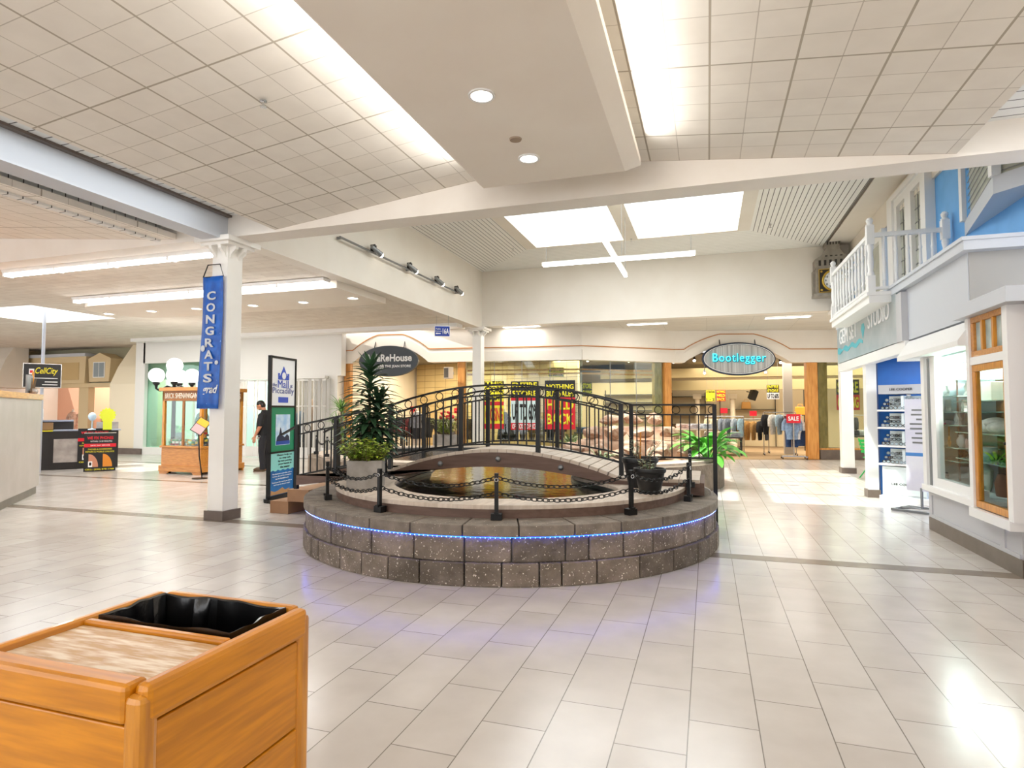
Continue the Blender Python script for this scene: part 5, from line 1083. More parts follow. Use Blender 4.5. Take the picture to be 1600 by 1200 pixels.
def table(label, x, y, rz, w, d, h, m, stacks, desc):
    t = thing('display_table', label, 'table', (x, y, 0), rz)
    ob('table_top', MB().box(-w / 2, w / 2, -d / 2, d / 2, h - .05, h), m, t, bev=.008); ob('lower_shelf', MB().box(-w / 2 + .05, w / 2 - .05, -d / 2 + .05, d / 2 - .05, .2, .24), m, t)
    for sx in (-1, 1):
        for sy in (-1, 1): ob('leg', MB().box(sx * (w / 2 - .04) - .025, sx * (w / 2 - .04) + .025, sy * (d / 2 - .04) - .025, sy * (d / 2 - .04) + .025, 0, h - .05), m, t)
    words = 'first second third fourth fifth'.split()
    for k, (c, nm) in enumerate(stacks):
        u = (k - (len(stacks) - 1) / 2) * w / len(stacks); p = Matrix.Translation((x, y, h)) @ Matrix.Rotation(rz, 4, 'Z') @ Vector((u, 0, 0)); b = MB()
        for i in range(4): b.ob((random.uniform(-.008, .008), random.uniform(-.01, .01), .02 + .042 * i), (.3, d * .62, .038), (0, 0, random.uniform(-.04, .04)))
        tag(ob('folded_stack', b, clothm(c), bev=.012, loc=p, rot=(0, 0, rz)), 'folded %s clothes, %s stack from the left on %s' % (nm, words[k], desc), 'folded clothes', 'folded stacks in the shops')
dkt = mat('table_black', '#26231f', .5)
table('low black table with folded tops behind the peace lily', .45, 21.9, 0, 1.3, .7, .62, dkt, [('c9c6c0', 'pale grey'), ('cfc1a0', 'cream'), ('9aa0a6', 'grey')], 'the low black table')
table('pale table of folded pink and grey tops behind the landing rail', -.45, 21.2, R(20), 1.2, .7, .9, mat('table_pale', '#b9ab9a', .5), [('d5b9b4', 'dusty pink'), ('c6bec4', 'lilac grey'), ('b9c3cf', 'pale blue')], 'the pale table')
table('dark table with jeans behind the window posters', -3.4, 19.7, R(30), 1.5, .7, .8, dkt, [('2f4870', 'blue denim'), ('1d2436', 'navy'), ('4b658c', 'mid blue'), ('cfd3d6', 'white')], 'the jeans table')
table('dark table in the far right window', 4.9, 22.5, R(15), 1.2, .6, .7, dkt, [('2b2b30', 'black'), ('d9d9d6', 'white'), ('55585e', 'grey')], 'the far right table')
table('dark table by the left timber post of the jean store', -9.9, 17.6, R(7), 1.0, .6, .8, dkt, [('40382f', 'brown'), ('2d2d33', 'black'), ('8d3a3f', 'red')], 'the post side table')
def shelf(label, x, y, rz, w, zs, m=dkt):
    t = thing('wall_shelf', label, 'shelf', (x, y, 0), rz)
    for z in zs: ob('board', MB().box(-w / 2, w / 2, -.3, 0, z, z + .03), m, t)
    for sx in (-w / 2, w / 2): ob('standard', MB().box(sx - .015, sx + .015, -.03, 0, 0, 2.3), blackmetal, t)
shelf('dark wall shelves at the back of the right shop', 1.6, 27.55, 0, 2.2, (1.0, 1.55)); shelf('dark wall shelves left of the back room pillars', -.8, 27.55, 0, 1.4, (.9, 1.3, 1.7, 2.1)); shelf('wire wall shelves behind the middle window', -2.9, 23.55, 0, 1.8, (1.2, 1.5, 1.8, 2.1))
for k, (x, z, c, d) in enumerate(((1.35, 1.58, 'd39a4e', 'on the upper wall shelf'), (3.1, 1.35, 'e8962a', 'right of the doorway column'))):
    if k == 1: shelf('narrow shelf holding an orange box right of the doorway column', 3.15, 25.0, 0, .6, (1.32,))
    t = thing('handbag', 'tan orange handbag ' + d, 'bag', (x + .2, (27.4, 24.85)[k], z if k == 0 else 1.35)); ob('body', MB().prismy([(-.2, 0), (.2, 0), (.17, .3), (-.17, .3)], -.08, .08), mat('bag_' + c, '#' + c, .6), t, bev=.02); ob('handle', MB().tube([(-.1, 0, .3), (-.06, 0, .4), (.06, 0, .4), (.1, 0, .3)], .01, 6), mat('bag_' + c, '#' + c), t)
for k, x in enumerate((-.42, .98)):
    t = thing('pilaster', 'pale fluted pillar, %s of the pair in the back of the right shop' % ('left', 'right')[k], 'pillar', (x, 26.6, 0)); ob('shaft', MB().lathe([(.16, 0), (.16, .15), (.11, .2), (.1, 1.9), (.11, 2.0)], 20), mat('pillar_pale', '#d9cbb0', .6), t, smooth=True); ob('capital', MB().box(-.17, .17, -.17, .17, 2.0, 2.2), mat('pillar_pale', '#d9cbb0'), t)
t = thing('wall_speaker', 'white wall speaker on the jean store tiles', 'speaker', at(WA, WB, 3.3, .6, 2.7), R(-25)); ob('cabinet', MB().box(-.12, .12, -.1, .1, -.18, .18), plasterwhite, t, bev=.01); ob('grille', MB().box(-.1, .1, -.105, -.1, -.15, .15), greymetal, t); ob('bracket', MB().box(-.03, .03, .1, .2, -.04, .04), greymetal, t)
t = thing('wall_speaker', 'black angled speaker high in the right shop', 'speaker', (1.75, 26.2, 2.15), R(20)); ob('cabinet', MB().ob((0, 0, 0), (.25, .25, .4), (.3, .25, 0)), blackplastic, t); ob('bracket', MB().bar((0, .1, .1), (0, .6, .15), .03), blackmetal, t)
# mannequins: dress forms behind the glass
def mannequin(label, loc, rz, topc, botc=None, skinc='d9cbbd'):
    t = thing('mannequin', label, 'mannequin', loc, rz); sm = mat('form_' + skinc, '#' + skinc, .5)
    ob('stand', MB().lathe([(.16, 0), (.16, .015), (.012, .02), (.012, .9)], 16), chrome, t)
    ob('form', MB().lathe([(.03, .78), (.05, .8), (.09, .5 + .33), (.165, .9), (.16, 1.0), (.125, 1.15), (.155, 1.3), (.16, 1.38), (.08, 1.46), (.045, 1.5), (.045, 1.56), (.03, 1.57)], 20), sm, t, smooth=True)
    b = MB().lathe([(.172, .95), (.13, 1.15), (.165, 1.3), (.17, 1.38), (.09, 1.46)], 20, cap=False)
    for s in (-1, 1): b.tube([(s * .14, 0, 1.38), (s * .22, .02, 1.2), (s * .23, -.05, .98)], [.05, .045, .04], 8)
    ob('top', b, clothm(topc), t, smooth=True)
    for s in (-1, 1): ob('leg', MB().tube([(s * .08, 0, .85), (s * .085, 0, .48), (s * .085, .02, .05)], [.085, .06, .04], 10), sm, t, smooth=True)
    if botc: ob('skirt', MB().lathe([(.16, 1.0), (.18, .85), (.21, .6)], 20, cap=False), clothm(botc), t, smooth=True)
mannequin('mannequin in a long red top in the far left shop window', (-21.75, 17.7, 0), R(30), 'c4202b', 'c4202b'); mannequin('mannequin in a pale dress and red skirt beside the cream cheek wall', (-20.85, 17.5, 0), R(30), 'd9c9bf', 'c4202b')
mannequin('mannequin in a pink top behind the phone counter', (-24.4, 17.7, 0), R(30), 'd8b39f', 'c99c86'); mannequin('mannequin in a spotted pink blouse left of the red one', (-22.35, 17.6, 0), R(30), 'e9b9a2', '6d3030')
mannequin('mannequin in a dark suit behind the green tinted window', (-17.3, 17.2, 0), R(20), '3a4048', '3a4048'); mannequin('mannequin in a pink blouse behind the kiosk', (-16.5, 17.3, 0), R(20), 'd77f9a', '8fb3ba'); mannequin('mannequin in a teal outfit at the right of the green window', (-15.9, 17.0, 0), R(20), '8fb8b0', '6ea59b')
mannequin('mannequin in a black coat behind the window posters', (-6.2, 18.2, 0), R(10), '1d1d22', '1d1d22'); mannequin('mannequin in a grey top behind the left arch', (-9.0, 17.7, 0), R(5), '7c7f88', '24242a')
bigleaf('fern', 'bright green fern on a dark stand behind the green window', (-18.1, 16.9, .72), 30, .3, .08, .2, leafbright)
tag(ob('plant_stand', MB().lathe([(.2, 0), (.17, .05), (.14, .5), (.2, .72)], 20), blackplastic, loc=(-18.1, 16.9, 0)), 'dark plant stand under the fern behind the green window', 'stand')
t = thing('wall_banner', 'maroon banner with a white leaf in the far left shop', 'banner', (-23.9, 19.5, 1.5)); ob('cloth', MB().box(-.45, .45, -.03, -.01, -.75, .75), mat('banner_maroon', '#8e2733', .7), t)
ob('leaf_emblem', MB().prismy([(0, -.28), (.02, -.12), (.18, -.16), (.14, -.08), (.26, .04), (.19, .06), (.2, .14), (.1, .1), (.06, .2), (0, .3), (-.06, .2), (-.1, .1), (-.2, .14), (-.19, .06), (-.26, .04), (-.14, -.08), (-.18, -.16), (-.02, -.12)], -.04, -.03), signwhite, t)
light('shop_light', 'AREA', (-23.5, 18.3, 2.9), 110, (1, .8, .62), size=5, sy=1.5); light('shop_light', 'AREA', (-17, 17.6, 3.6), 90, (.9, 1, .95), size=3, sy=1.2); light('shop_light', 'AREA', (-13, 17.4, 3), 35, (1, .9, .8), size=2.5, sy=.8)
# dormers of the far left shop
def dormer(label, x, w, z0, z1, gable):
    t = thing('dormer', label, 'dormer window', (x, 16.98, z0), 0); m = mat('dormer_beige', '#dcc69c', .6); h = z1 - z0
    poly = [(-w / 2, 0), (w / 2, 0), (w / 2 * 1.15, h * .8), (0, h), (-w / 2 * 1.15, h * .8)] if gable else [(-w / 2, 0), (w / 2, 0), (w / 2 * 1.04, h), (-w / 2 * 1.04, h)]
    n = len(poly); ob('case', MB().add([(x, -.2, z) for x, z in poly] + [(x, max(-.1, (z + z0 - 2.5) / 1.45 * .5 + .0), z) for x, z in poly], [tuple(range(n)), tuple(range(n, 2 * n))[::-1]] + [(i, n + i, n + (i + 1) % n, (i + 1) % n) for i in range(n)]), m, t)
    if gable:
        f = ob('sash', MB().box(-w * .3, w * .3, -.22, -.2, h * .14, h * .68), plasterwhite, t); ob('pane', MB().box(-w * .26, -.015, -.225, -.22, h * .17, h * .65).box(.015, w * .26, -.225, -.22, h * .17, h * .65), mat('pane_grey', '#98a3a8', .15), f)
    else: ob('panel', MB().box(-w * .4, w * .4, -.215, -.2, h * .12, h * .7), mat('panel_beige', '#cfb27e', .6), t); ob('cornice', MB().box(-w / 2 * 1.08, w / 2 * 1.08, -.3, .3, h * .9, h), coolwhite, t)
dormer('gabled beige dormer left of the blank panel on the olive roof', -26.4, .95, 2.55, 3.65, True); dormer('wide blank beige panel between the two dormers on the olive roof', -24.1, 3.0, 2.55, 3.7, False); dormer('gabled beige dormer right of the blank panel on the olive roof', -21.85, 1.0, 2.6, 3.7, True)
# folding security gate
t = thing('folding_gate', 'white folding security gate closed across the shop bay', 'gate', (-13.0, 16.08, 0)); gw = mat('gate_white', '#e6e5e1', .5)
n = 16
for k in range(n):
    xa, xb = -1.75 + 3.45 * k / n, -1.75 + 3.45 * (k + 1) / n; ya, yb = (.05, -.05) if k % 2 else (-.05, .05); f = MB()
    f.bar((xa, ya, .32), (xa, ya, 2.5), .03).bar((xa, ya, .32), (xb, yb, .32), .02, .06).bar((xa, ya, 2.48), (xb, yb, 2.48), .02, .06).bar((xa, ya, 1.65), (xb, yb, 1.65), .016, .03)
    o = ob('gate_leaf', f, gw, t); ob('kick_panel', MB().hexa([(xa, ya - .006, .02), (xb, yb - .006, .02), (xb, yb + .006, .02), (xa, ya + .006, .02), (xa, ya - .006, .32), (xb, yb - .006, .32), (xb, yb + .006, .32), (xa, ya + .006, .32)]), gw, o)
ob('head_track', MB().box(-1.73, 1.68, -.08, .08, 2.52, 2.6), gw, t)
ob('lock', MB().box(-.03, .03, -.1, -.06, 1.0, 1.14), blackplastic, t)
gm = mat('gate_grey', '#b7b5b0', .5)
t = thing('folding_gate', 'second grey folding gate panel between the gate and the jean store', 'gate', (-11.1, 16.1, 0), 0)
for k in range(6):
    x = -.15 - .17 * k; ob('gate_leaf', MB().box(x - .06, x + .06, -.02 + .03 * (k % 2), .0 + .03 * (k % 2), .1, 2.5), gm, t)
for k, (x, y, z, c, d) in enumerate(((-14.3, 18.0, 1.1, 'c9a24a', 'golden'), (-13.8, 18.1, .9, '3f4a52', 'slate'), (-13.2, 18.0, 1.3, '6b5a48', 'brown'), (-12.5, 18.1, 1.0, '8f8a80', 'grey'))):
    t = thing('display_stand', d + ' draped display stand behind the folding gate', 'display', (x, y, 0)); ob('base', MB().lathe([(.2, 0), (.2, .03), (.03, .05), (.03, z)], 14), blackmetal, t); ob('drape', MB().lathe([(.05, z + .6), (.2, z + .45), (.26, z), (.22, z - .5)], 16), clothm(c), t, smooth=True)
# ================================================================ right facade: balcony
t = thing('balcony', 'white balcony with turned balusters over the right-hand shops', 'balcony', (2.85, 11.5, 3.1))
LX, LY = 2.85, 11.5
ob('floor_slab', MB().box(2.3 - LX, 3.3 - LX, 10.08 - LY, 12.92 - LY, 0, .15), plasterwhite, t); ob('edge_trim', MB().box(2.27 - LX, 3.3 - LX, 10.05 - LY, 12.95 - LY, .11, .16), plasterwhite, t)
bp = [(.018, 0), (.018, .09), (.026, .1), (.026, .12), (.018, .14), (.022, .2), (.027, .3), (.022, .42), (.018, .52), (.026, .54), (.026, .56), (.018, .58), (.018, .75)]
bal = MB().lathe(bp, 10).mesh('baluster', plasterwhite, True)
def post_(x, y, h=1.0):
    ob('newel_post', MB().box(-.05, .05, -.05, .05, 0, .25).box(-.05, .05, -.05, .05, .72, h).lathe([(.045, .25), (.05, .28), (.035, .32), (.045, .45), (.035, .6), (.05, .68), (.045, .72)], 14).lathe([(.05, h), (.055, h + .02), (.03, h + .03), (.045, h + .06), (.05, h + .09), (.03, h + .12), (.005, h + .13)], 14), plasterwhite, t, loc=(x - LX, y - LY, .16), smooth=True)
post_(2.34, 10.12); post_(2.34, 12.88); post_(3.3, 10.12)
ob('top_rail', MB().box(-.035, .035, 10.12 - LY, 12.88 - LY, .99, 1.05), plasterwhite, t, loc=(2.34 - LX, 0, 0)); ob('bottom_rail', MB().box(-.03, .03, 10.12 - LY, 12.88 - LY, .2, .24), plasterwhite, t, loc=(2.34 - LX, 0, 0))
ob('top_rail', MB().box(2.34 - LX, 3.3 - LX, -.035, .035, .99, 1.05), plasterwhite, t, loc=(0, 10.12 - LY, 0)); ob('bottom_rail', MB().box(2.34 - LX, 3.3 - LX, -.03, .03, .2, .24), plasterwhite, t, loc=(0, 10.12 - LY, 0))
for k in range(11):
    o = ob('baluster', bal, None, t, loc=(2.34 - LX, 10.36 + .23 * k - LY, .24))
for k in range(5): ob('baluster', bal, None, t, loc=(2.52 + .155 * k - LX, 10.12 - LY, .24))
# wooden display case at the near end
t = thing('display_case', 'golden oak framed glass case at the near end of the right shop', 'display case', (2.6, 7.0, 0))
def frame(y0, y1, z0, z1, w, m): return MB().box(0, .05, y0, y1, z0, z0 + w).box(0, .05, y0, y1, z1 - w, z1).box(0, .05, y0, y0 + w, z0 + w, z1 - w).box(0, .05, y1 - w, y1, z0 + w, z1 - w)
f = ob('door', frame(-.37, .38, .52, 1.97, .07, 0), oaky, t, bev=.006); ob('door_glass', MB().box(.02, .026, -.3, .31, .59, 1.9), clear, f)
ob('knob', MB().ell((-.012, -.33, 1.2), .014, .014, .014, 10, 6), blackmetal, f)
f = ob('transom', frame(-.37, .38, 2.05, 2.46, .06, 0), oak, t, bev=.006); [ob('transom_bar', MB().box(0, .05, y, y + .04, 2.11, 2.4), oaky, f) for y in (-.14, .1)]; ob('frosted_glass', MB().box(.03, .036, -.32, .33, 2.1, 2.41), mat('frosted', '#b9c9c6', .3, col2='#93a7a6', nscale=6), f)
ob('corner_post', MB().box(-.02, .12, -.47, -.37, .5, 2.46), plasterwhite, t); ob('corner_post', MB().box(-.02, .06, .38, .46, .5, 2.46), plasterwhite, t)
ob('mid_rail', MB().box(-.01, .06, -.37, .38, 1.97, 2.05), plasterwhite, t)
ob('back_panel', MB().box(.7, .74, -.37, 1.7, .52, 2.4), brownwood, t); ob('floor_board', MB().box(.06, .7, -.37, 1.35, .5, .53), mat('case_grey', '#6f7276', .5), t)
for z in (.95, 1.25, 1.6): ob('glass_shelf', MB().box(.14, .68, -.36, 1.3, z, z + .01), mat('shelf_glass', '#8fb0a6', .1), t)
MX = Matrix.Translation((2.6, 7.0, 0))
def small(name, label, cat, loc, mb, m, grp=None, smooth=False):
    return tag(ob(name, mb, m, loc=loc, smooth=smooth, bev=0 if smooth else .004), label, cat, grp)
small('storage_box', 'pale grey box on the top shelf of the oak case', 'box', (2.98, 7.75, 1.61), MB().box(-.14, .14, -.16, .16, 0, .2), mat('box_grey', '#cfc9c0', .6))
small('scarf', 'white crumpled scarf on the upper shelf of the oak case', 'scarf', (2.98, 7.87, 1.26), MB().ell((0, .12, .07), .15, .16, .08).ell((.02, -.1, .06), .14, .15, .07).ell((0, 0, .11), .12, .14, .06), clothm('ece6e0'), None, True)
bigleaf('faux_greenery', 'lime green artificial leaves on the middle shelf of the oak case', (2.95, 7.8, .96), 14, .2, .03, .06, mat('leaf_neon', '#b9e03a', .5)); 
small('hat', 'brown felt hat on the middle shelf of the oak case', 'hat', (3.0, 8.09, .96), MB().lathe([(.14, 0), (.13, .01), (.085, .02), (.08, .1), (.05, .13), (.005, .135)], 20), mat('hat_brown', '#6f4630', .8), None, True)
small('woven_bag', 'brown woven bag at the bottom of the oak case', 'bag', (3.0, 7.65, .535), MB().lathe([(.1, 0), (.12, .08), (.13, .2), (.1, .3)], 16), mat('bag_brown', '#7a4a34', .8), None, True)
small('folded_umbrella', 'pale green folded umbrella leaning in the oak case', 'umbrella', (2.95, 8.13, .535), MB().lathe([(.03, 0), (.07, .1), (.09, .3), (.02, .38), (.012, .4)], 10), mat('umbrella_green', '#a9c2ae', .7), None, True)
small('glass_vase', 'clear blue grey glass bowl on the middle shelf of the oak case', 'bowl', (2.9, 7.91, 1.26 - .3), MB().lathe([(.04, 0), (.09, .05), (.1, .14), (.085, .14), (.07, .06), (.03, .02)], 20, cap=False), mat('bowl_blue', '#a9bfca', .15), None, True)
# jewellery window
t = thing('jewellery_window', 'large white framed jewellery window with glass shelves', 'display case', (2.66, 8.2, 0))
ob('frame', MB().box(0, .08, -.76, .68, .57, .68).box(0, .08, .45, .68, .68, 2.18).box(-.01, .06, .68, .7, .57, 2.18), plasterwhite, t); ob('metal_strip', MB().box(-.012, .02, .62, .68, .57, 2.16), greymetal, t)
ob('glass_pane', MB().box(.03, .038, -.76, .45, .68, 2.18), clear, t); ob('interior', MB().box(.79, .82, .4, 1.7, .6, 2.16).bar((.1, .86, 1.38), (.79, 1.7, 1.38), .03, 1.56).prism([(.09, -.76), (.82, -.76), (.82, 1.7), (.09, .86)], .55, .6).prism([(.09, -.76), (.82, -.76), (.82, 1.7), (.09, .86)], 2.16, 2.2), mat('case_pale', '#dfe9ea', .5), t)
ob('shelf_upright', MB().box(.4, .42, .98, 1.0, .6, 2.16), chrome, t)
ZS = (.9, 1.06, 1.33, 1.49, 1.68, 1.87)
for z in ZS: ob('glass_shelf', MB().prism([(.13, .15), (.76, .15), (.76, 1.55), (.13, .82)], z - .01, z), mat('shelf_glass', '#8fb0a6', .1), t)
light('case_light', 'AREA', (3.05, 8.8, 2.14), 40, (.95, 1, 1), size=.5, sy=1.2); light('case_light', 'AREA', (2.98, 7.8, 1.94), 18, (1, .97, .9), size=.4, sy=.5)
bust = MB().prismx([(-.09, 0), (.09, 0), (.07, .09), (.1, .14), (.04, .22), (.02, .3), (-.02, .3), (-.04, .22), (-.1, .14), (-.07, .09)], -.03, .03).mesh('bust', mat('bust_white', '#e9e8e4', .5))
def jewel(k, y, z, x, label, s=.75):
    o = bpy.data.objects.new('necklace_bust', bust); COL.objects.link(o); o.location = (x, y, z); o.scale = (s,) * 3; o.rotation_euler = (0, R(-20) if 0 else 0, R(random.uniform(-20, 20))); tag(o, label, 'jewellery stand', 'white necklace busts in the jewellery window')
    n = ob('necklace', MB().tube([(-.034, .05 * math.cos(q), .13 + .08 * math.sin(q)) for q in [math.pi + math.pi * j / 10 for j in range(11)]], .004, 5), chrome, o)
for k, (y, z, x, l) in enumerate(((8.45, .9, 2.95, 'white bust, left one on the lowest shelf'), (8.15, .9, 2.95, 'white bust, middle one on the lowest shelf'), (9.18, 1.49, 2.95, 'white bust, left one on the fourth shelf'), (8.93, 1.49, 2.9, 'white bust, centre one on the fourth shelf'), (8.63, 1.49, 2.95, 'white bust, right one on the fourth shelf'), (8.68, 1.33, 2.9, 'tipped white bust at the right of the third shelf'), (9.18, 1.68, 2.95, 'white bust, left one on the fifth shelf'))):
    jewel(k, y, z, x, l, .5 if z in (1.33, 1.49, 1.68) else .45)
for k, (y, z, l) in enumerate(((9.03, 1.33, 'open white ring box at the left of the third shelf'), (8.83, 1.33, 'open white ring box at the right of the third shelf'))):
    small('ring_box', l, 'box', (2.95, y, z), MB().box(-.05, .05, -.06, .06, 0, .05).ob((.05, 0, .1), (.015, .12, .1), (0, .2, 0)), mat('ringbox', '#dfe5ec', .5), 'ring boxes in the jewellery window')
small('figurine', 'white china dog figurine on the top shelf of the jewellery window', 'figurine', (3.0, 8.68, 1.87), MB().ell((0, 0, .08), .07, .1, .08).ell((0, -.06, .17), .05, .05, .05).ell((0, -.11, .16), .025, .03, .02).ell((.04, -.05, .2), .015, .015, .03), mat('china_white', '#eeeeea', .2), None, True)
small('figurine', 'tall white china vase figure on the fifth shelf', 'figurine', (3.05, 8.78, 1.68), MB().lathe([(.04, 0), (.05, .02), (.03, .06), (.045, .12), (.025, .15), (.03, .17)], 16), mat('china_white', '#eeeeea', .2), None, True)
small('miniature_guitar', 'small orange guitar ornament on the second shelf', 'ornament', (2.9, 8.98, 1.06), MB().ell((0, 0, .04), .015, .045, .045).ell((0, 0, .09), .015, .032, .035).box(-.006, .006, -.008, .008, .1, .24), mat('guitar_orange', '#e09a2a', .35), None, True)
small('clock_ornament', 'small round pale clock beside the guitar on the second shelf', 'clock', (2.95, 8.53, 1.06), MB().tube([(-.02, 0, .06), (.02, 0, .06)], .05, 20).box(-.02, .02, -.05, .05, 0, .015), mat('ornament_rose', '#d8b9b4', .4), None, True)
small('white_ornament', 'white rounded ornament in the middle of the second shelf', 'ornament', (2.95, 8.73, 1.06), MB().lathe([(.03, 0), (.05, .03), (.055, .08), (.03, .13), (.035, .15)], 16), mat('china_white', '#eeeeea', .2), None, True)
small('watch_stand', 'dark watch stand at the right of the lowest shelf', 'watch stand', (2.95, 8.53, .9), MB().ob((0, 0, .05), (.08, .2, .06), (0, .4, 0)).ell((-.03, 0, .08), .02, .04, .04), mat('watch_dark', '#2c3032', .4))
small('wrist_watch', 'dark round wrist watch on the floor of the jewellery window', 'watch', (2.9, 9.13, .6), MB().tube([(-.02, 0, .06), (.02, 0, .06)], .055, 20).tube([(-.03, 0, .06), (-.02, 0, .06)], .035, 16), mat('watch_dark', '#2c3032', .4), None, True)
small('pink_trinkets', 'row of pink and blue trinkets along the third shelf edge', 'trinkets', (2.82, 8.98, 1.33), MB().box(-.02, .02, -.1, -.02, 0, .02).box(-.02, .02, 0, .08, 0, .02).box(-.02, .02, .1, .18, 0, .02), mat('trinket_pink', '#d86aa0', .5))
# gem shop sign band
t = thing('shop_sign', 'grey GEM SET STUDIO sign panel below the balcony', 'sign', (2.6, 12.0, 2.84), R(-90))
p = ob('panel', MB().box(-2.0, 2.15, -.01, .06, -.36, .36), mat('gem_panel', '#b4babd', .3, col2='#98a5a9', nscale=1.5), t)
ob('end_block', MB().box(2.15, 2.4, -.02, .06, -.37, .32), greypaint, t)
text('GEM SET', signwhite, p, (-.98, -.012, .15), 1.5, .3, bold=0, depth=.012); text('STUDIO', signwhite, p, (1.18, -.012, .17), 1.25, .28, bold=0, depth=.012)
ob('teal_rule', MB().prismy([(-1.95 + .1 * k, -.08 + .03 * math.sin(k * 1.1)) for k in range(22)] + [(.15 - .1 * k, -.16 + .03 * math.sin(k * .9)) for k in range(22)], -.016, -.01), mat('gem_teal', '#4fb7c6', .4), p)
ob('gem_mark', MB().prismy([(.06, .1), (.12, .18), (.24, .18), (.3, .1), (.18, -.08)], -.016, -.01), mat('gem_teal', '#4fb7c6', .4), p)
# ================================================================ eyewear tower, notice stand and green chair
t = thing('eyewear_tower', 'white four tier eyewear display tower just inside the blue shop', 'display', (3.2, 11.6, 0), R(-35))
ob('base', MB().box(-.36, .36, -.36, .36, 0, .1), plasterwhite, t, bev=.008); ob('cabinet', MB().box(-.32, .32, -.32, .32, .1, .58), mat('cabinet_pale', '#e4efef', .4), t, bev=.006)
text('LEE COOPER', signblack, t, (0, -.322, .3), .36, .035); ob('front_line', MB().box(-.31, .31, -.323, -.32, .12, .125), greymetal, t)
ob('column', MB().box(-.03, .03, -.03, .03, .58, 1.9), chrome, t); ob('header', MB().box(-.34, .34, -.34, .34, 1.78, 1.93), greypaint, t); text('LEE COOPER', signblack, t, (0, -.342, 1.855), .34, .04)
tiers = (.6, .9, 1.2, 1.49)
for z in tiers:
    ob('tray', MB().box(-.36, .36, -.36, .36, z, z + .03), plasterwhite, t); ob('mirror_board', MB().box(-.3, .3, -.02, .02, z + .03, z + .26).box(-.02, .02, -.3, .3, z + .03, z + .26), mat('board_pale', '#e9f3f3', .3), t)
gl = MB()
for sx in (-1, 1):
    gl.tube([(sx * .033 + .026 * math.cos(q), 0, .022 * math.sin(q)) for q in [2 * math.pi * k / 12 for k in range(12)]], .0045, 5, True); gl.tube([(sx * .06, 0, .005), (sx * .066, .06, .005), (sx * .064, .11, -.015)], .003, 5)
gl.tube([(-.01, 0, .006), (.01, 0, .006)], .003, 5)
ge = {c: gl.mesh('frame', mat('specs_' + c, '#' + c, .25)) for c in ('1b1b1d', '4a3426', '8f8f92')}
le = MB().prismy([(.033 + .024 * math.cos(q), .02 * math.sin(q)) for q in [2 * math.pi * k / 12 for k in range(12)]], -.001, .001).prismy([(-.033 + .024 * math.cos(q), .02 * math.sin(q)) for q in [2 * math.pi * k / 12 for k in range(12)]], -.001, .001).mesh('lens', mat('lens_grey', '#a9b9bd', .1))
TM = Matrix.Translation((3.2, 11.6, 0)) @ Matrix.Rotation(R(-35), 4, 'Z')
tn = ('bottom', 'second', 'third', 'top'); num = 'first second third fourth fifth'.split()
for ti, z in enumerate(tiers):
    for face in range(2):
        for row in range(3):
            for k in range(5):
                u = -.26 + .13 * k; v = -.31 + .09 * row; zz = z + .06 + .065 * row; p = Vector((u, v, zz)) if not face else Vector((v, u, zz)); q = 0 if not face else R(-90)
                o = bpy.data.objects.new('eyeglasses', ge[('1b1b1d', '4a3426', '8f8f92')[(k + row + ti) % 3]]); COL.objects.link(o); o.location = TM @ p; o.rotation_euler = (0, 0, R(-35) + q)
                tag(o, '%s eyeglasses, %s in the %s row on the %s side of the %s tier' % (('black', 'brown', 'grey')[(k + row + ti) % 3], num[k], ('front', 'middle', 'back')[row], ('front', 'left')[face], tn[ti]), 'eyeglasses', 'eyeglasses on the eyewear tower')
                l = bpy.data.objects.new('lenses', le); COL.objects.link(l); l.parent = o
t = thing('notice_stand', 'white notice on a grey metal floor stand by the jewellery window', 'sign', (3.02, 10.5, 0), R(-40))
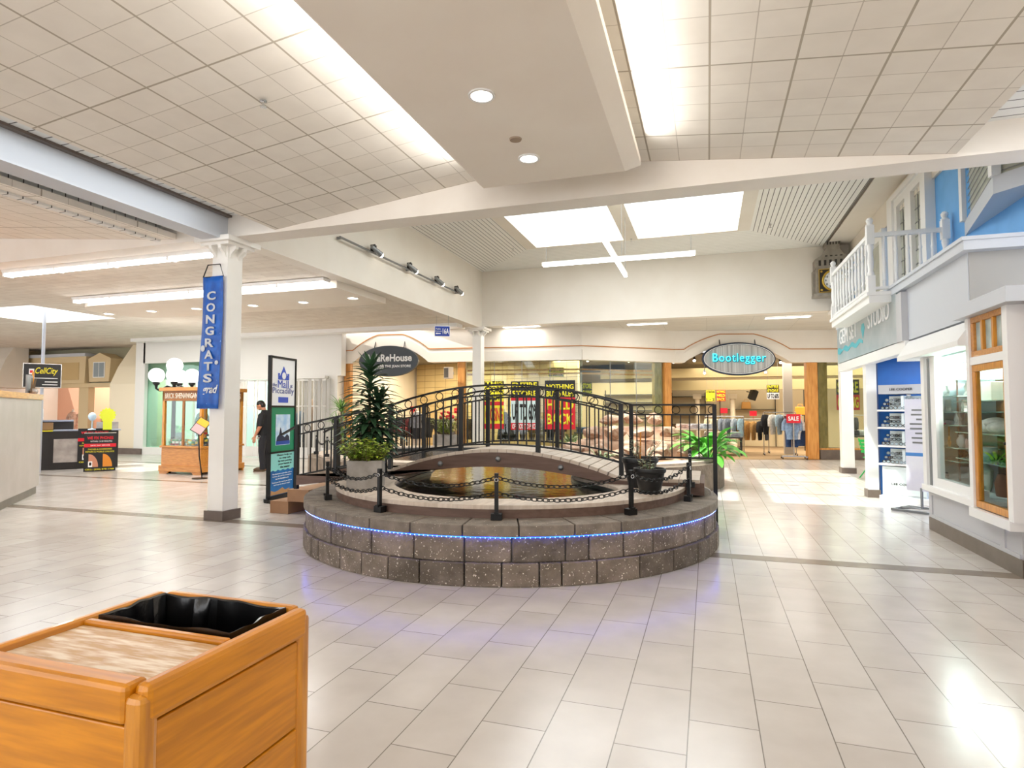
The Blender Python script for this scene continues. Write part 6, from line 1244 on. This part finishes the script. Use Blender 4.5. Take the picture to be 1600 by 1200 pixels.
ob('base', MB().bar((-.3, -.25, .02), (.3, -.25, .02), .04, .03).bar((-.3, .25, .02), (.3, .25, .02), .04, .03).bar((-.3, -.25, .02), (-.3, .25, .02), .04, .03), greymetal, t); ob('pole', MB().tube([(-.3, 0, .02), (-.15, 0, .04), (0, 0, .04), (0, 0, .35)], .02, 8), greymetal, t)
p = ob('board', MB().box(-.2, .2, -.012, .012, .3, 1.68), mat('notice_white', '#e7e6ee', .4, col2='#d6d3e6', nscale=2), t)
for k, w in enumerate((.2, .22, .08, .26, .26, .12, .22, .2)): ob('text_line', MB().box(-w / 2, w / 2, -.015, -.012, 1.5 - .07 * k, 1.525 - .07 * k), greymetal, p)
ob('blue_band', MB().box(-.2, .2, -.015, -.012, .82, .87), mat('band_blue', '#4c86c8', .4), p)
t = thing('chair', 'green folding chair seen from behind beyond the white column', 'chair', (3.5, 15.3, 0), R(-60)); gc = mat('chair_green', '#1fb04f', .4)
for sx in (-.2, .2):
    ob('leg', MB().tube([(sx, .2, 0), (sx, -.2, .88)], .014, 8), gc, t); ob('leg', MB().tube([(sx * .9, -.22, 0), (sx * .9, .2, .45)], .014, 8), gc, t)
ob('seat', MB().box(-.2, .2, -.1, .25, .44, .465), gc, t, bev=.008)
bk = MB()
for k in range(4): bk.box(-.2, .2, -.2 + .02 * (3 - k) - .01, -.2 + .02 * (3 - k) + .008, .56 + .08 * k, .62 + .08 * k)
ob('backrest', bk, gc, t, bev=.004)
t = thing('mirror', 'white framed mirror on the blue wall inside the gem shop', 'mirror', (4.98, 10.9, 1.55), R(-90)); ob('frame', MB().box(-.75, .75, -.03, 0, -.5, .5), plasterwhite, t); ob('glass', MB().box(-.68, .68, -.035, -.03, -.43, .43), mat('mirror_glass', '#dfe6e8', .03, metal=1), t)
light('gem_light', 'AREA', (3.9, 10.4, 2.46), 45, (.95, .98, 1), size=1.2, sy=2)
t = thing('outlet', 'white wall outlet low on the blue side wall', 'outlet', (2.95, 12.04, .4)); ob('plate', MB().box(-.04, .04, -.012, 0, -.06, .06), plasterwhite, t); ob('socket', MB().box(-.015, .015, -.016, -.012, -.03, .03), greymetal, t)
light('corridor_light', 'AREA', (4.3, 15.5, 3.9), 70, (1, .96, .9), size=1.5, sy=4)
